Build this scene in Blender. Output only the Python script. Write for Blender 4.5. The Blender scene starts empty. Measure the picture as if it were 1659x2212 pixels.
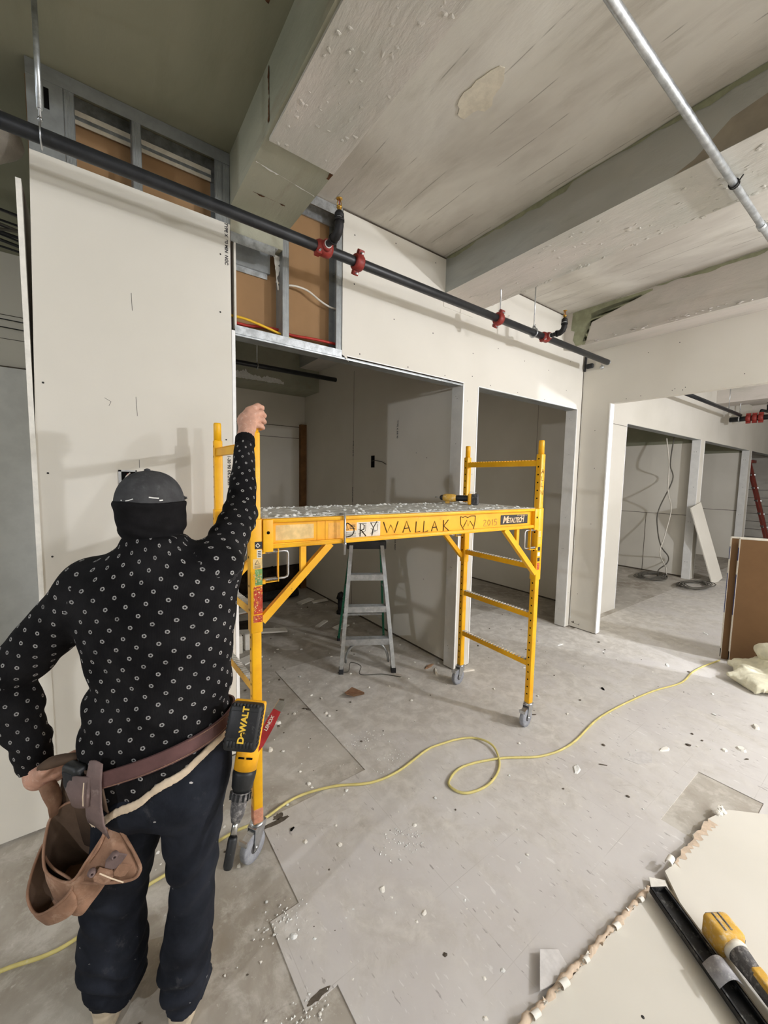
import bpy, bmesh, math, random
import numpy as np
from mathutils import Vector, Matrix, Euler
random.seed(7)
SC = bpy.context.scene
COL = SC.collection
PI = math.pi

# ------------------------------------------------------------------ camera
CAMZ = 1.65
YAW, PITCH, ROLL = 0.633139, 0.084773, -0.018568
cy_, sy_, cp_, sp_ = math.cos(YAW), math.sin(YAW), math.cos(PITCH), math.sin(PITCH)
_f = Vector((sy_*cp_, cy_*cp_, -sp_)); _r = Vector((cy_, -sy_, 0)); _d = _f.cross(_r)
_r2 = _r*math.cos(ROLL) + _d*math.sin(ROLL); _d2 = -_r*math.sin(ROLL) + _d*math.cos(ROLL)
cd = bpy.data.cameras.new('camera'); cam = bpy.data.objects.new('camera', cd); COL.objects.link(cam)
M = Matrix((( _r2.x, -_d2.x, -_f.x, 0), (_r2.y, -_d2.y, -_f.y, 0), (_r2.z, -_d2.z, -_f.z, CAMZ), (0, 0, 0, 1)))
cam.matrix_world = M
cd.sensor_fit = 'HORIZONTAL'; cd.sensor_width = 36.0; cd.lens = 36.0*851.31/1659.0
cd.clip_start = 0.02; cd.clip_end = 100
SC.camera = cam
SC.view_settings.view_transform = 'Standard'; SC.view_settings.look = 'None'
SC.view_settings.gamma = 1.0; SC.view_settings.use_curve_mapping = False
SC.view_settings.exposure = 0.30
SC.cycles.use_denoising = True
SC.cycles.max_bounces = 8; SC.cycles.diffuse_bounces = 5
SC.cycles.sample_clamp_indirect = 6.0

# ------------------------------------------------------------------ light
W = bpy.data.worlds.new('world'); SC.world = W; W.use_nodes = True
W.node_tree.nodes['Background'].inputs[0].default_value = (0.9, 0.95, 1.0, 1)
W.node_tree.nodes['Background'].inputs[1].default_value = 0.02

def point(name, loc, power, radius, col=(1, 1, 1)):
    l = bpy.data.lights.new(name, 'POINT'); l.energy = power; l.shadow_soft_size = radius; l.color = col
    o = bpy.data.objects.new(name, l); o.location = loc; COL.objects.link(o); return o
def area(name, loc, rot, sx, sy, power, col=(1, 1, 1)):
    l = bpy.data.lights.new(name, 'AREA'); l.shape = 'RECTANGLE'; l.size = sx; l.size_y = sy
    l.energy = power; l.color = col
    o = bpy.data.objects.new(name, l); o.location = loc; o.rotation_euler = rot; COL.objects.link(o); return o
point('work_light', (4.0, -1.9, 2.47), 265, 0.055, (0.905, 0.93, 1.0))
point('second_work_light', (2.7, -3.5, 2.55), 130, 0.08, (0.905, 0.93, 1.0))
point('left_fill', (-2.6, -1.4, 2.2), 18, 0.12, (0.90, 0.93, 1.0))  # added weak fill that lifts the left bay, no fixture of its own
point('next_room_lamp', (5.7, -2.0, 2.25), 330, 0.08, (0.905, 0.93, 1.0))
def flood(name, loc, aim, power, radius, angle, col):
    l = bpy.data.lights.new(name, 'SPOT'); l.energy = power; l.shadow_soft_size = radius; l.color = col; l.spot_size = angle; l.spot_blend = .35
    o = bpy.data.objects.new(name, l); o.location = loc; o.rotation_euler = (Vector(aim)-Vector(loc)).to_track_quat('-Z', 'Y').to_euler(); COL.objects.link(o); return o
flood('left_flood_light', (-3.3, -.05, 2.4), (2.3, 3.2, .55), 150, 0.05, 1.0, (0.90, 0.93, 1.0))
area('rear_fill', (0.6, -3.9, 3.15), (0.25, 0, 0), 3.0, 0.7, 45, (0.91, 0.94, 1.0))  # added soft fill behind the viewer, evens out the room's brightness
point('side_room_lamp', (-3.4, 2.9, 2.6), 55, 0.1, (0.86, 0.93, 1.0))

# ------------------------------------------------------------------ materials
def srgb(c):
    return tuple(((x/255.0)/12.92 if x/255.0 <= .04045 else ((x/255.0+.055)/1.055)**2.4) for x in c)
class NT:
    """tiny helper around a node tree"""
    def __init__(s, name):
        s.m = bpy.data.materials.new(name); s.m.use_nodes = True
        s.t = s.m.node_tree; s.b = s.t.nodes['Principled BSDF']
    def n(s, typ, **kw):
        x = s.t.nodes.new(typ)
        for k, v in kw.items(): setattr(x, k, v)
        return x
    def l(s, a, b): s.t.links.new(a, b)
    def val(s, sock, v):
        if hasattr(v, 'is_linked') or isinstance(v, bpy.types.NodeSocket): s.l(v, sock)
        else: sock.default_value = v
    def math(s, op, a, b=0.0, c=0.0, clamp=False):
        x = s.n('ShaderNodeMath', operation=op); x.use_clamp = clamp
        s.val(x.inputs[0], a); s.val(x.inputs[1], b); s.val(x.inputs[2], c)
        return x.outputs[0]
    def coord(s, kind='Object'):
        return s.n('ShaderNodeTexCoord').outputs[kind]
    def mapping(s, vec, scale=(1, 1, 1), rot=(0, 0, 0), loc=(0, 0, 0)):
        x = s.n('ShaderNodeMapping'); s.l(vec, x.inputs[0])
        x.inputs['Scale'].default_value = scale; x.inputs['Rotation'].default_value = rot; x.inputs['Location'].default_value = loc
        return x.outputs[0]
    def noise(s, vec, scale, detail=4, rough=.6, dist=0.0):
        x = s.n('ShaderNodeTexNoise'); s.l(vec, x.inputs['Vector'])
        x.inputs['Scale'].default_value = scale; x.inputs['Detail'].default_value = detail
        x.inputs['Roughness'].default_value = rough; x.inputs['Distortion'].default_value = dist
        return x.outputs['Fac']
    def ramp(s, fac, lo, hi):
        x = s.n('ShaderNodeMapRange'); x.clamp = True; x.interpolation_type = 'SMOOTHSTEP'
        s.l(fac, x.inputs['Value']); x.inputs['From Min'].default_value = lo; x.inputs['From Max'].default_value = hi
        return x.outputs[0]
    def mix(s, fac, a, b):
        x = s.n('ShaderNodeMix'); x.data_type = 'RGBA'
        s.val(x.inputs[0], fac)
        for sock, v in ((x.inputs[6], a), (x.inputs[7], b)):
            if isinstance(v, bpy.types.NodeSocket): s.l(v, sock)
            else: sock.default_value = (*v, 1)
        return x.outputs[2]
    def bump(s, h, strength=.3, dist=.01):
        x = s.n('ShaderNodeBump'); s.l(h, x.inputs['Height']); x.inputs['Strength'].default_value = strength
        x.inputs['Distance'].default_value = dist; s.l(x.outputs[0], s.b.inputs['Normal'])
    def out(s, col, rough=.8, metal=0.0, spec=.3):
        if isinstance(col, bpy.types.NodeSocket): s.l(col, s.b.inputs['Base Color'])
        else: s.b.inputs['Base Color'].default_value = (*col, 1)
        s.val(s.b.inputs['Roughness'], rough); s.val(s.b.inputs['Metallic'], metal)
        s.b.inputs['Specular IOR Level'].default_value = spec
        return s.m
MAT = {}
def plain(name, rgb, rough=.7, metal=0.0, var=.12, scale=18, spec=.3, bump=0.0, dust=0.0, dustcol=(205, 200, 192)):
    """procedural colour with soft noise variation and optional dust specks"""
    q = NT(name); v = q.coord(); base = srgb(rgb)
    f = q.noise(v, scale, 5, .6)
    c = q.mix(q.ramp(f, .3, .7), tuple(x*(1-var) for x in base), tuple(min(1, x*(1+var)) for x in base))
    if dust > 0:
        d = q.ramp(q.noise(v, scale*1.7, 6, .75), .62-.18*dust, .80-.12*dust)
        c = q.mix(q.math('MULTIPLY', d, min(1, .4+dust*.5)), c, srgb(dustcol))
    if bump: q.bump(q.noise(v, scale*3, 5, .6), bump, .004)
    MAT[name] = q.out(c, rough, metal, spec); return MAT[name]

def streaky(name, a, b, cdark, mottle=1.0, bumpy=.25, lines=0.0):
    """trowelled / form-board concrete: broad clouds stretched along Y plus fine grain"""
    q = NT(name); v = q.coord()
    big = q.noise(q.mapping(v, (1.0, .45, 1.0)), 1.6, 5, .62, .4)
    mid = q.noise(q.mapping(v, (3.2, .7, 3.0)), 2.4, 6, .66, .2)
    fine = q.noise(v, 60, 4, .6)
    c = q.mix(q.ramp(big, .36, .66), srgb(a), srgb(b))
    c = q.mix(q.math('MULTIPLY', q.ramp(mid, .52, .74), .5*mottle), c, srgb(cdark))
    if lines:
        x = q.n('ShaderNodeSeparateXYZ'); q.l(v, x.inputs[0])
        wob = q.math('MULTIPLY', q.math('SUBTRACT', q.noise(v, 1.3, 3, .5), .5), .03)
        fr = q.math('FRACT', q.math('MULTIPLY', q.math('ADD', x.outputs[0], wob), 1/.19))
        ln = q.math('SUBTRACT', 1.0, q.ramp(q.math('ABSOLUTE', q.math('SUBTRACT', fr, .5)), .0, .022))
        brk = q.ramp(q.noise(q.mapping(v, (1, 2.5, 1)), 1.9, 3, .5), .47, .56)
        c = q.mix(q.math('MULTIPLY', q.math('MULTIPLY', ln, brk), lines), c, srgb((128, 122, 112)))
    h = q.math('ADD', q.math('MULTIPLY', mid, .8), q.math('MULTIPLY', fine, .12))
    q.bump(h, bumpy, .02)
    MAT[name] = q.out(c, .9, 0, .15); return MAT[name]

def build_materials():
    # drywall face paper
    q = NT('drywall_paper'); v = q.coord()
    f = q.noise(v, 1.1, 4, .5); g = q.noise(v, 240, 2, .5); s = q.ramp(q.noise(q.mapping(v, (2, 2, 9)), 2.6, 6, .7, .6), .66, .80)
    c = q.mix(q.ramp(f, .3, .7), srgb((212, 207, 195)), srgb((222, 217, 206)))
    c = q.mix(q.math('MULTIPLY', s, .10), c, srgb((165, 158, 145)))
    q.bump(g, .05, .002); MAT['drywall_paper'] = q.out(c, .85, 0, .2)
    plain('gypsum', (232, 228, 218), .95, 0, .06, 30, .1, .3)
    plain('white_bead', (244, 243, 240), .5, 0, .03, 20, .4)
    plain('white_return', (221, 220, 216), .6, 0, .05, 9, .3)
    plain('brown_paper', (152, 120, 86), .85, 0, .07, 3, .15)
    plain('screw', (52, 50, 48), .6, .3, .1, 60)
    plain('print_ink', (62, 60, 62), .8, 0, .2, 60)
    streaky('ceiling_paint', (186, 180, 170), (212, 208, 198), (158, 151, 138), .9, .2, .75)
    streaky('ceiling_green', (132, 132, 112), (146, 144, 124), (118, 116, 96), .5, .12)
    streaky('beam_plaster', (206, 198, 190), (186, 184, 174), (166, 162, 148), .8, .55)
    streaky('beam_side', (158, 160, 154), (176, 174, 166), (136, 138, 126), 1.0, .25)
    streaky('beam_raw', (150, 152, 134), (168, 166, 148), (138, 128, 108), 1.0, .4)
    plain('peeled_green', (152, 154, 128), .9, 0, .14, 14, .1, .3)
    plain('rust', (92, 62, 42), .95, 0, .35, 60, .1, .5)
    # concrete floor
    q = NT('concrete_floor'); v = q.coord()
    big = q.noise(v, 1.5, 6, .65, .5); mid = q.noise(v, 7, 6, .7, .3); sp = q.noise(v, 42, 5, .7)
    c = q.mix(q.ramp(big, .32, .68), srgb((152, 143, 130)), srgb((186, 180, 169)))
    c = q.mix(q.math('MULTIPLY', q.ramp(mid, .46, .66), .65), c, srgb((204, 199, 189)))
    c = q.mix(q.math('MULTIPLY', q.ramp(sp, .6, .75), .55), c, srgb((226, 222, 214)))
    c = q.mix(q.math('MULTIPLY', q.ramp(q.noise(q.mapping(v, (1, 1, 1), (0, 0, 0), (7, 3, 0)), 4.5, 7, .75, .8), .60, .74), .45), c, srgb((112, 98, 88)))
    q.bump(q.math('ADD', mid, q.math('MULTIPLY', sp, .35)), .22, .006); MAT['concrete_floor'] = q.out(c, .85, 0, .2)
    # vinyl composition tile with flecks, dust that lies thicker away from the entrance
    q = NT('vinyl_tile'); v = q.coord(); x = q.n('ShaderNodeSeparateXYZ'); q.l(v, x.inputs[0])
    big = q.noise(v, 1.3, 5, .6, .4)
    c = q.mix(q.ramp(big, .3, .7), srgb((196, 191, 187)), srgb((210, 206, 201)))
    def fleck(rot, scale, loc, lo):
        n_ = q.noise(q.mapping(v, (1.0, .28, 1), (0, 0, rot), loc), scale, 3, .5)
        return q.ramp(n_, lo, lo+.05)
    fl = q.math('MAXIMUM', fleck(.35, 62, (0, 0, 0), .685), fleck(-.9, 50, (5, 2, 0), .69))
    c = q.mix(q.math('MULTIPLY', fl, .62), c, srgb((120, 112, 108)))
    fw = q.math('MAXIMUM', fleck(.7, 48, (9, 1, 0), .67), fleck(-.3, 70, (3, 8, 0), .68))
    c = q.mix(q.math('MULTIPLY', fw, .5), c, srgb((230, 228, 224)))
    # tile seams
    def seam(o, off):
        fr = q.math('FRACT', q.math('MULTIPLY', q.math('ADD', o, off), 1/.305))
        return q.math('SUBTRACT', 1.0, q.ramp(q.math('ABSOLUTE', q.math('SUBTRACT', fr, .5)), .0, .006))
    sm = q.math('MAXIMUM', seam(x.outputs[0], .27), seam(x.outputs[1], .06))
    sm = q.math('MULTIPLY', sm, q.ramp(q.noise(v, 3, 2, .5), .42, .62))
    c = q.mix(q.math('MULTIPLY', sm, .5), c, srgb((150, 144, 136)))
    d = q.math('ADD', q.math('MULTIPLY', q.noise(q.mapping(v, (1.6, 1, 1)), 2.3, 7, .72, .6), 1.0), q.math('MULTIPLY', x.outputs[1], .17))
    dm = q.ramp(d, .55, .92)
    dust = q.mix(q.ramp(q.noise(v, 11, 6, .7, .4), .35, .7), srgb((184, 178, 168)), srgb((214, 209, 200)))
    c = q.mix(q.math('MULTIPLY', dm, .9), c, dust)
    sp = q.ramp(q.noise(v, 33, 6, .75), .63, .74)
    c = q.mix(q.math('MULTIPLY', sp, .45), c, srgb((232, 229, 222)))
    st = q.ramp(q.noise(q.mapping(v, (1, 1, 1), (0, 0, 0), (4, 9, 0)), 3.1, 7, .75, .9), .60, .72)
    c = q.mix(q.math('MULTIPLY', st, .35), c, srgb((150, 140, 130)))
    q.bump(q.noise(v, 30, 5, .65), .10, .004); MAT['vinyl_tile'] = q.out(c, .62, 0, .3)
    # metals
    q = NT('galvanized'); v = q.coord()
    f = q.noise(q.mapping(v, (1, 1, 1)), 26, 4, .7)
    c = q.mix(q.ramp(f, .3, .7), srgb((168, 172, 174)), srgb((206, 210, 212)))
    MAT['galvanized'] = q.out(c, q.math('ADD', q.math('MULTIPLY', f, .25), .25), .85, .5)
    plain('stud_steel', (150, 153, 152), .48, .55, .16, 9)
    plain('zinc', (196, 198, 200), .3, .9, .12, 40)
    plain('chrome', (206, 206, 204), .22, 1.0, .08, 30)
    plain('aluminium', (178, 180, 180), .38, .75, .16, 24, .4, .05, .5, (222, 220, 214))
    plain('brass', (186, 146, 70), .35, .9, .15, 40)
    plain('black_pipe', (40, 41, 43), .42, .25, .25, 14, .5, .06)
    plain('black_iron', (34, 33, 33), .6, .3, .2, 30, .4, .2)
    plain('red_coupling', (132, 42, 34), .5, .0, .18, 40, .4)
    plain('green_fiberglass', (22, 92, 66), .5, 0, .12, 20, .4, 0, .3)
    plain('red_fiberglass', (128, 56, 44), .55, 0, .12, 12, .3)
    plain('black_plastic', (34, 34, 36), .5, 0, .2, 40, .4, .1, .25, (120, 118, 116))
    plain('black_rubber', (48, 48, 50), .75, 0, .2, 40, .2, .1, .3, (140, 138, 135))
    plain('grey_rubber', (150, 152, 158), .7, 0, .14, 40, .2, .1, .5, (200, 198, 194))
    plain('dark_hub', (76, 74, 74), .6, .2, .2, 40, .3, .1, .4, (150, 146, 140))
    # scaffold paint: yellow with chips and grime
    q = NT('yellow_paint'); v = q.coord()
    f = q.noise(v, 9, 5, .6)
    c = q.mix(q.ramp(f, .3, .7), srgb((236, 168, 6)), srgb((247, 186, 20)))
    ch = q.ramp(q.noise(q.mapping(v, (1, 1, .35)), 70, 6, .75), .66, .71)
    c = q.mix(q.math('MULTIPLY', ch, .85), c, srgb((70, 56, 36)))
    d = q.ramp(q.noise(v, 24, 6, .75), .58, .74)
    c = q.mix(q.math('MULTIPLY', d, .35), c, srgb((222, 200, 150)))
    MAT['yellow_paint'] = q.out(c, .42, 0, .45)
    plain('deck_board', (176, 174, 164), .9, 0, .16, 14, .2, .4, 1.0, (226, 226, 222))
    plain('plaster_bits', (226, 226, 221), .95, 0, .08, 40, .1, .5)
    plain('hole_black', (16, 15, 14), .9, 0, .1, 20, .05)
    plain('ink_black', (38, 30, 16), .7, 0, .1, 60, .2)
    plain('plate_black', (36, 36, 38), .5, 0, .1, 30, .4)
    plain('cream_letter', (222, 196, 160), .6, 0, .05, 30)
    plain('sticker_white', (226, 220, 206), .6, 0, .08, 40)
    plain('sticker_tan', (226, 196, 136), .7, 0, .16, 22)
    plain('sticker_green', (112, 156, 92), .7, 0, .2, 60, .3, 0, .8, (208, 206, 180))
    plain('sticker_red', (186, 62, 44), .7, 0, .2, 60, .3, 0, .7, (226, 190, 140))
    plain('sticker_orange', (236, 178, 90), .7, 0, .1, 40)
    # tools
    plain('tool_yellow', (240, 172, 28), .5, 0, .08, 30, .4, .05, .25, (226, 196, 140))
    plain('tool_yellow_dusty', (214, 168, 72), .65, 0, .1, 30, .3, .1, .8, (222, 208, 180))
    plain('tool_black', (30, 31, 32), .5, 0, .2, 60, .45, .12, .15, (120, 118, 114))
    plain('tool_black_dusty', (84, 82, 82), .7, 0, .2, 40, .3, .15, .9, (168, 164, 160))
    plain('tool_letter', (232, 190, 64), .5, 0, .05, 30)
    plain('knife_red', (170, 46, 50), .45, 0, .15, 40, .4, 0, .4, (206, 130, 126))
    plain('channel_black', (38, 38, 39), .5, .2, .25, 16, .4, .1, .6, (140, 138, 134))
    plain('grey_tape', (150, 148, 150), .7, 0, .16, 34, .3, .2, .7, (206, 204, 202))
    # cloth, leather
    plain('leather_tan', (146, 112, 90), .78, 0, .28, 10, .22, .3, .7, (186, 156, 134))
    plain('leather_inside', (96, 78, 64), .85, 0, .2, 11, .15, .2)
    plain('leather_grey', (116, 98, 94), .75, 0, .18, 14, .25, .2, .4, (168, 150, 144))
    plain('leather_belt', (98, 70, 68), .6, 0, .2, 12, .3, .15, .35, (160, 120, 114))
    plain('cream_cloth', (218, 198, 172), .9, 0, .1, 30, .1, .2)
    plain('cap_cloth', (68, 68, 69), .92, 0, .18, 26, .1, .3, .35, (112, 112, 112))
    plain('black_knit', (22, 21, 22), .9, 0, .25, 30, .12, .2)
    plain('shoe', (186, 172, 150), .85, 0, .12, 30, .1, .2)
    plain('skin', (198, 152, 130), .6, 0, .10, 40, .35, .2, .55, (222, 196, 182))
    q = NT('denim'); v = q.coord()
    f = q.noise(v, 7, 5, .65); w = q.noise(q.mapping(v, (1, 1, .3)), 330, 2, .5)
    c = q.mix(q.ramp(f, .3, .72), srgb((23, 25, 31)), srgb((40, 43, 51)))
    d = q.ramp(q.noise(q.mapping(v, (1, 1, .6)), 9, 7, .75), .58, .78)
    c = q.mix(q.math('MULTIPLY', d, .42), c, srgb((116, 116, 118)))
    sp = q.ramp(q.noise(v, 55, 3, .5), .735, .75)
    c = q.mix(q.math('MULTIPLY', sp, .8), c, srgb((205, 202, 198)))
    q.bump(w, .12, .002); MAT['denim'] = q.out(c, .9, 0, .12)
    # black shirt with small white flower rings (lattice in UV metres)
    q = NT('dotted_shirt'); uv = q.n('ShaderNodeUVMap'); uv.uv_map = 'pattern'
    x = q.n('ShaderNodeSeparateXYZ'); q.l(uv.outputs[0], x.inputs[0]); U, V = x.outputs[0], x.outputs[1]
    ax, ay, bx, by = .0300, -.0200, .0470, .0090
    det = ax*by-ay*bx
    i_ = q.math('DIVIDE', q.math('SUBTRACT', q.math('MULTIPLY', U, by), q.math('MULTIPLY', V, bx)), det)
    j_ = q.math('DIVIDE', q.math('SUBTRACT', q.math('MULTIPLY', V, ax), q.math('MULTIPLY', U, ay)), det)
    fi = q.math('SUBTRACT', q.math('FRACT', i_), .5); fj = q.math('SUBTRACT', q.math('FRACT', j_), .5)
    dx = q.math('ADD', q.math('MULTIPLY', fi, ax), q.math('MULTIPLY', fj, bx))
    dy = q.math('ADD', q.math('MULTIPLY', fi, ay), q.math('MULTIPLY', fj, by))
    r = q.math('SQRT', q.math('ADD', q.math('MULTIPLY', dx, dx), q.math('MULTIPLY', dy, dy)))
    ang = q.math('ARCTAN2', dy, dx)
    pet = q.math('ADD', .75, q.math('MULTIPLY', .25, q.math('COSINE', q.math('MULTIPLY', ang, 5.0))))
    ring = q.math('SUBTRACT', 1.0, q.ramp(q.math('ABSOLUTE', q.math('SUBTRACT', r, .0037)), .0007, .0019))
    wear = q.ramp(q.noise(q.coord(), 30, 3, .6), .25, .55)
    msk = q.math('MULTIPLY', q.math('MULTIPLY', ring, pet), q.math('ADD', .32, q.math('MULTIPLY', wear, .45)))
    base = q.mix(q.ramp(q.noise(q.coord(), 9, 5, .6), .3, .75), srgb((19, 18, 19)), srgb((34, 33, 34)))
    c = q.mix(msk, base, srgb((205, 202, 198)))
    rib = q.n('ShaderNodeTexWave'); rib.inputs['Scale'].default_value = 95
    q.l(uv.outputs[0], rib.inputs['Vector']); q.bump(rib.outputs['Fac'], .12, .0015)
    MAT['dotted_shirt'] = q.out(c, .92, 0, .1)
    # misc
    plain('cord_yellow', (206, 192, 122), .55, 0, .1, 14, .35, 0, .3, (226, 218, 190))
    plain('cable_white', (206, 200, 188), .5, 0, .06, 20)
    plain('cable_red', (168, 52, 42), .5, 0, .12, 20)
    plain('cable_yellow', (222, 176, 44), .5, 0, .08, 20)
    plain('cable_grey', (96, 92, 84), .6, 0, .12, 20)
    plain('wood', (118, 86, 54), .75, 0, .2, 9, .2, .15)
    plain('dark_debris', (56, 48, 40), .9, 0, .35, 12, .1, .6)
    plain('insulation', (222, 217, 192), 1.0, 0, .10, 14, .05, .8, .5, (232, 228, 210))
    plain('grey_insulation', (190, 182, 170), 1.0, 0, .12, 12, .05, .8)
    plain('blue_tape', (44, 62, 116), .5, 0, .3, 50, .3, 0, .4, (210, 210, 214))
    plain('paper_scrap', (150, 118, 92), .9, 0, .15, 40, .1)
    plain('skim_patch', (208, 200, 182), .9, 0, .08, 30, .1, .3)
    plain('patch_brown', (146, 136, 120), .9, 0, .16, 5, .1)
    plain('pink_tape', (202, 142, 116), .7, 0, .2, 40, .2, 0, .5, (226, 190, 160))
    plain('kraft_shaded', (122, 94, 66), .88, 0, .07, 3, .12)  # brown backing paper with the stood sheets' shade darkened into its colour
    plain('torn_core', (204, 184, 162), .9, 0, .12, 40, .1, .3)
    plain('grime', (92, 84, 74), .95, 0, .25, 50, .1)
    plain('tile_scrap', (200, 196, 192), .7, 0, .08, 40, .3)
build_materials()

# ------------------------------------------------------------------ mesh builder
class MB:
    def __init__(s): s.v = []; s.f = []; s.mi = []; s.sm = []; s.mats = []
    def mid(s, m):
        if m not in s.mats: s.mats.append(m)
        return s.mats.index(m)
    def add(s, verts, faces, m, smooth=False):
        o = len(s.v); k = s.mid(m)
        s.v += [tuple(p) for p in verts]
        for f in faces: s.f.append(tuple(i+o for i in f)); s.mi.append(k); s.sm.append(smooth)
        return s
    def box(s, lo, hi, m, R=None, o=(0, 0, 0)):
        x0, y0, z0 = lo; x1, y1, z1 = hi
        vs = [Vector(p) for p in ((x0,y0,z0),(x1,y0,z0),(x1,y1,z0),(x0,y1,z0),(x0,y0,z1),(x1,y0,z1),(x1,y1,z1),(x0,y1,z1))]
        if R is not None: vs = [R @ p + Vector(o) for p in vs]
        return s.add(vs, [(0,3,2,1),(4,5,6,7),(0,1,5,4),(1,2,6,5),(2,3,7,6),(3,0,4,7)], m)
    def rbox(s, lo, hi, m, R=None, o=(0, 0, 0), bev=.004, seg=2):
        """box with rounded edges"""
        bm = bmesh.new(); bmesh.ops.create_cube(bm, size=1)
        for p in bm.verts:
            p.co = Vector([lo[i]+(p.co[i]+.5)*(hi[i]-lo[i]) for i in range(3)])
        bmesh.ops.bevel(bm, geom=bm.edges[:], offset=min(bev, .49*min(hi[i]-lo[i] for i in range(3))), segments=seg, profile=.5, affect='EDGES')
        return s.bm(bm, m, R, o, smooth=True)
    def bm(s, bm, m, R=None, o=(0, 0, 0), smooth=False):
        bm.verts.index_update()
        vs = [(R @ p.co + Vector(o)) if R is not None else p.co + Vector(o) for p in bm.verts]
        s.add(vs, [[q.index for q in f.verts] for f in bm.faces], m, smooth); bm.free(); return s
    def prism(s, poly, z0, z1, m, R=None, o=(0, 0, 0)):
        """poly: list of (x, y), extruded z0..z1"""
        n = len(poly); vs = [Vector((x, y, z0)) for x, y in poly]+[Vector((x, y, z1)) for x, y in poly]
        if R is not None: vs = [R @ p + Vector(o) for p in vs]
        a = sum(poly[i][0]*poly[(i+1) % n][1]-poly[(i+1) % n][0]*poly[i][1] for i in range(n))
        F = [tuple(range(n, 2*n)), tuple(range(n-1, -1, -1))]+[(i, (i+1) % n, (i+1) % n+n, i+n) for i in range(n)]
        if a < 0: F = [f[::-1] for f in F]
        return s.add(vs, F, m)
    def tube(s, pts, r, m, seg=10, closed=False, caps=True, flat=1.0):
        pts = [Vector(p) for p in pts]; n = len(pts); rr = r if isinstance(r, (list, tuple)) else [r]*n
        vs = []; up = None
        for i, p in enumerate(pts):
            if closed: t = (pts[(i+1) % n]-pts[i-1])
            else: t = pts[min(i+1, n-1)]-pts[max(i-1, 0)]
            t = t.normalized() if t.length > 1e-9 else Vector((0, 0, 1))
            if up is None:
                up = Vector((0, 0, 1)) if abs(t.z) < .9 else Vector((1, 0, 0))
            a = t.cross(up); a = a.normalized() if a.length > 1e-6 else t.orthogonal().normalized()
            b = a.cross(t).normalized(); up = b
            for k in range(seg):
                an = 2*PI*k/seg
                vs.append(p + a*(rr[i]*math.cos(an)) + b*(rr[i]*flat*math.sin(an)))
        F = []
        for i in range(n if closed else n-1):
            j = (i+1) % n
            for k in range(seg):
                F.append((i*seg+k, i*seg+(k+1) % seg, j*seg+(k+1) % seg, j*seg+k))
        s.add(vs, F, m, True)
        if caps and not closed:
            o = len(s.v)-len(vs); km = s.mid(m)
            s.f.append(tuple(o+k for k in range(seg-1, -1, -1))); s.mi.append(km); s.sm.append(False)
            s.f.append(tuple(o+(n-1)*seg+k for k in range(seg))); s.mi.append(km); s.sm.append(False)
        return s
    def beam(s, a, b, w, h, m, side=None):
        """rectangular bar from a to b; w along side, h across"""
        a, b = Vector(a), Vector(b); t = (b-a).normalized()
        sd = Vector(side) if side is not None else (Vector((0, 0, 1)).cross(t) if abs(t.z) < .95 else Vector((1, 0, 0)))
        sd = (sd - t*sd.dot(t)).normalized(); n = t.cross(sd)
        vs = []
        for p in (a, b):
            for i, j in ((-1,-1),(1,-1),(1,1),(-1,1)): vs.append(p + sd*(i*w/2) + n*(j*h/2))
        return s.add(vs, [(3,2,1,0),(4,5,6,7),(0,1,5,4),(1,2,6,5),(2,3,7,6),(3,0,4,7)], m)
    def ribbon(s, pts, w, m, nrm, lift=.0006):
        """flat pen stroke of width w on a plane with normal nrm"""
        pts = [Vector(p) for p in pts]; n = Vector(nrm).normalized()
        L = []; Rr = []
        for i, p in enumerate(pts):
            t = (pts[min(i+1, len(pts)-1)]-pts[max(i-1, 0)]).normalized(); b = t.cross(n).normalized()
            L.append(p + n*lift + b*w/2); Rr.append(p + n*lift - b*w/2)
        k = len(pts)
        return s.add(L+Rr, [(i, i+k, i+k+1, i+1) for i in range(k-1)], m)
    def lathe(s, prof, m, o=(0, 0, 0), R=None, seg=20, smooth=True):
        """prof: list of (r, h) around local Z"""
        vs = []; n = len(prof)
        for r_, h in prof:
            for k in range(seg):
                a = 2*PI*k/seg; p = Vector((r_*math.cos(a), r_*math.sin(a), h))
                vs.append((R @ p if R is not None else p)+Vector(o))
        F = [(i*seg+k, i*seg+(k+1) % seg, (i+1)*seg+(k+1) % seg, (i+1)*seg+k) for i in range(n-1) for k in range(seg)]
        F.append(tuple(range(seg-1, -1, -1))); F.append(tuple((n-1)*seg+k for k in range(seg)))
        return s.add(vs, F, m, smooth)
    def build(s, name, parent=None, kind=None, shift=(0, 0, 0)):
        me = bpy.data.meshes.new(name)
        sh = Vector(shift)
        me.from_pydata([tuple(Vector(p)-sh) for p in s.v], [], s.f)
        for m in s.mats: me.materials.append(MAT[m])
        me.polygons.foreach_set('material_index', s.mi)
        me.polygons.foreach_set('use_smooth', s.sm)
        me.update()
        o = bpy.data.objects.new(name, me); COL.objects.link(o)
        if parent is not None:
            o.parent = parent
        if kind: o['kind'] = kind
        o.location = sh if parent is None else (0, 0, 0)
        if parent is not None and any(shift): o.location = sh
        return o
def tag(o, label, cat, group=None, kind=None):
    o['label'] = label; o['category'] = cat
    if group: o['group'] = group
    if kind: o['kind'] = kind
    return o
def empty(name, loc=(0, 0, 0), label=None, cat=None, group=None, kind=None):
    o = bpy.data.objects.new(name, None); o.empty_display_size = .1; o.location = loc; COL.objects.link(o)
    if label: tag(o, label, cat, group)
    if kind: o['kind'] = kind
    return o
def under(root, mb, name, label=None, kind=None):
    """build a part whose vertices are in world space under an empty"""
    l = Vector(root.location)
    mb.v = [tuple(Vector(p)-l) for p in mb.v]
    o = mb.build(name, root, kind)
    if label: o['label'] = label
    return o
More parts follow.
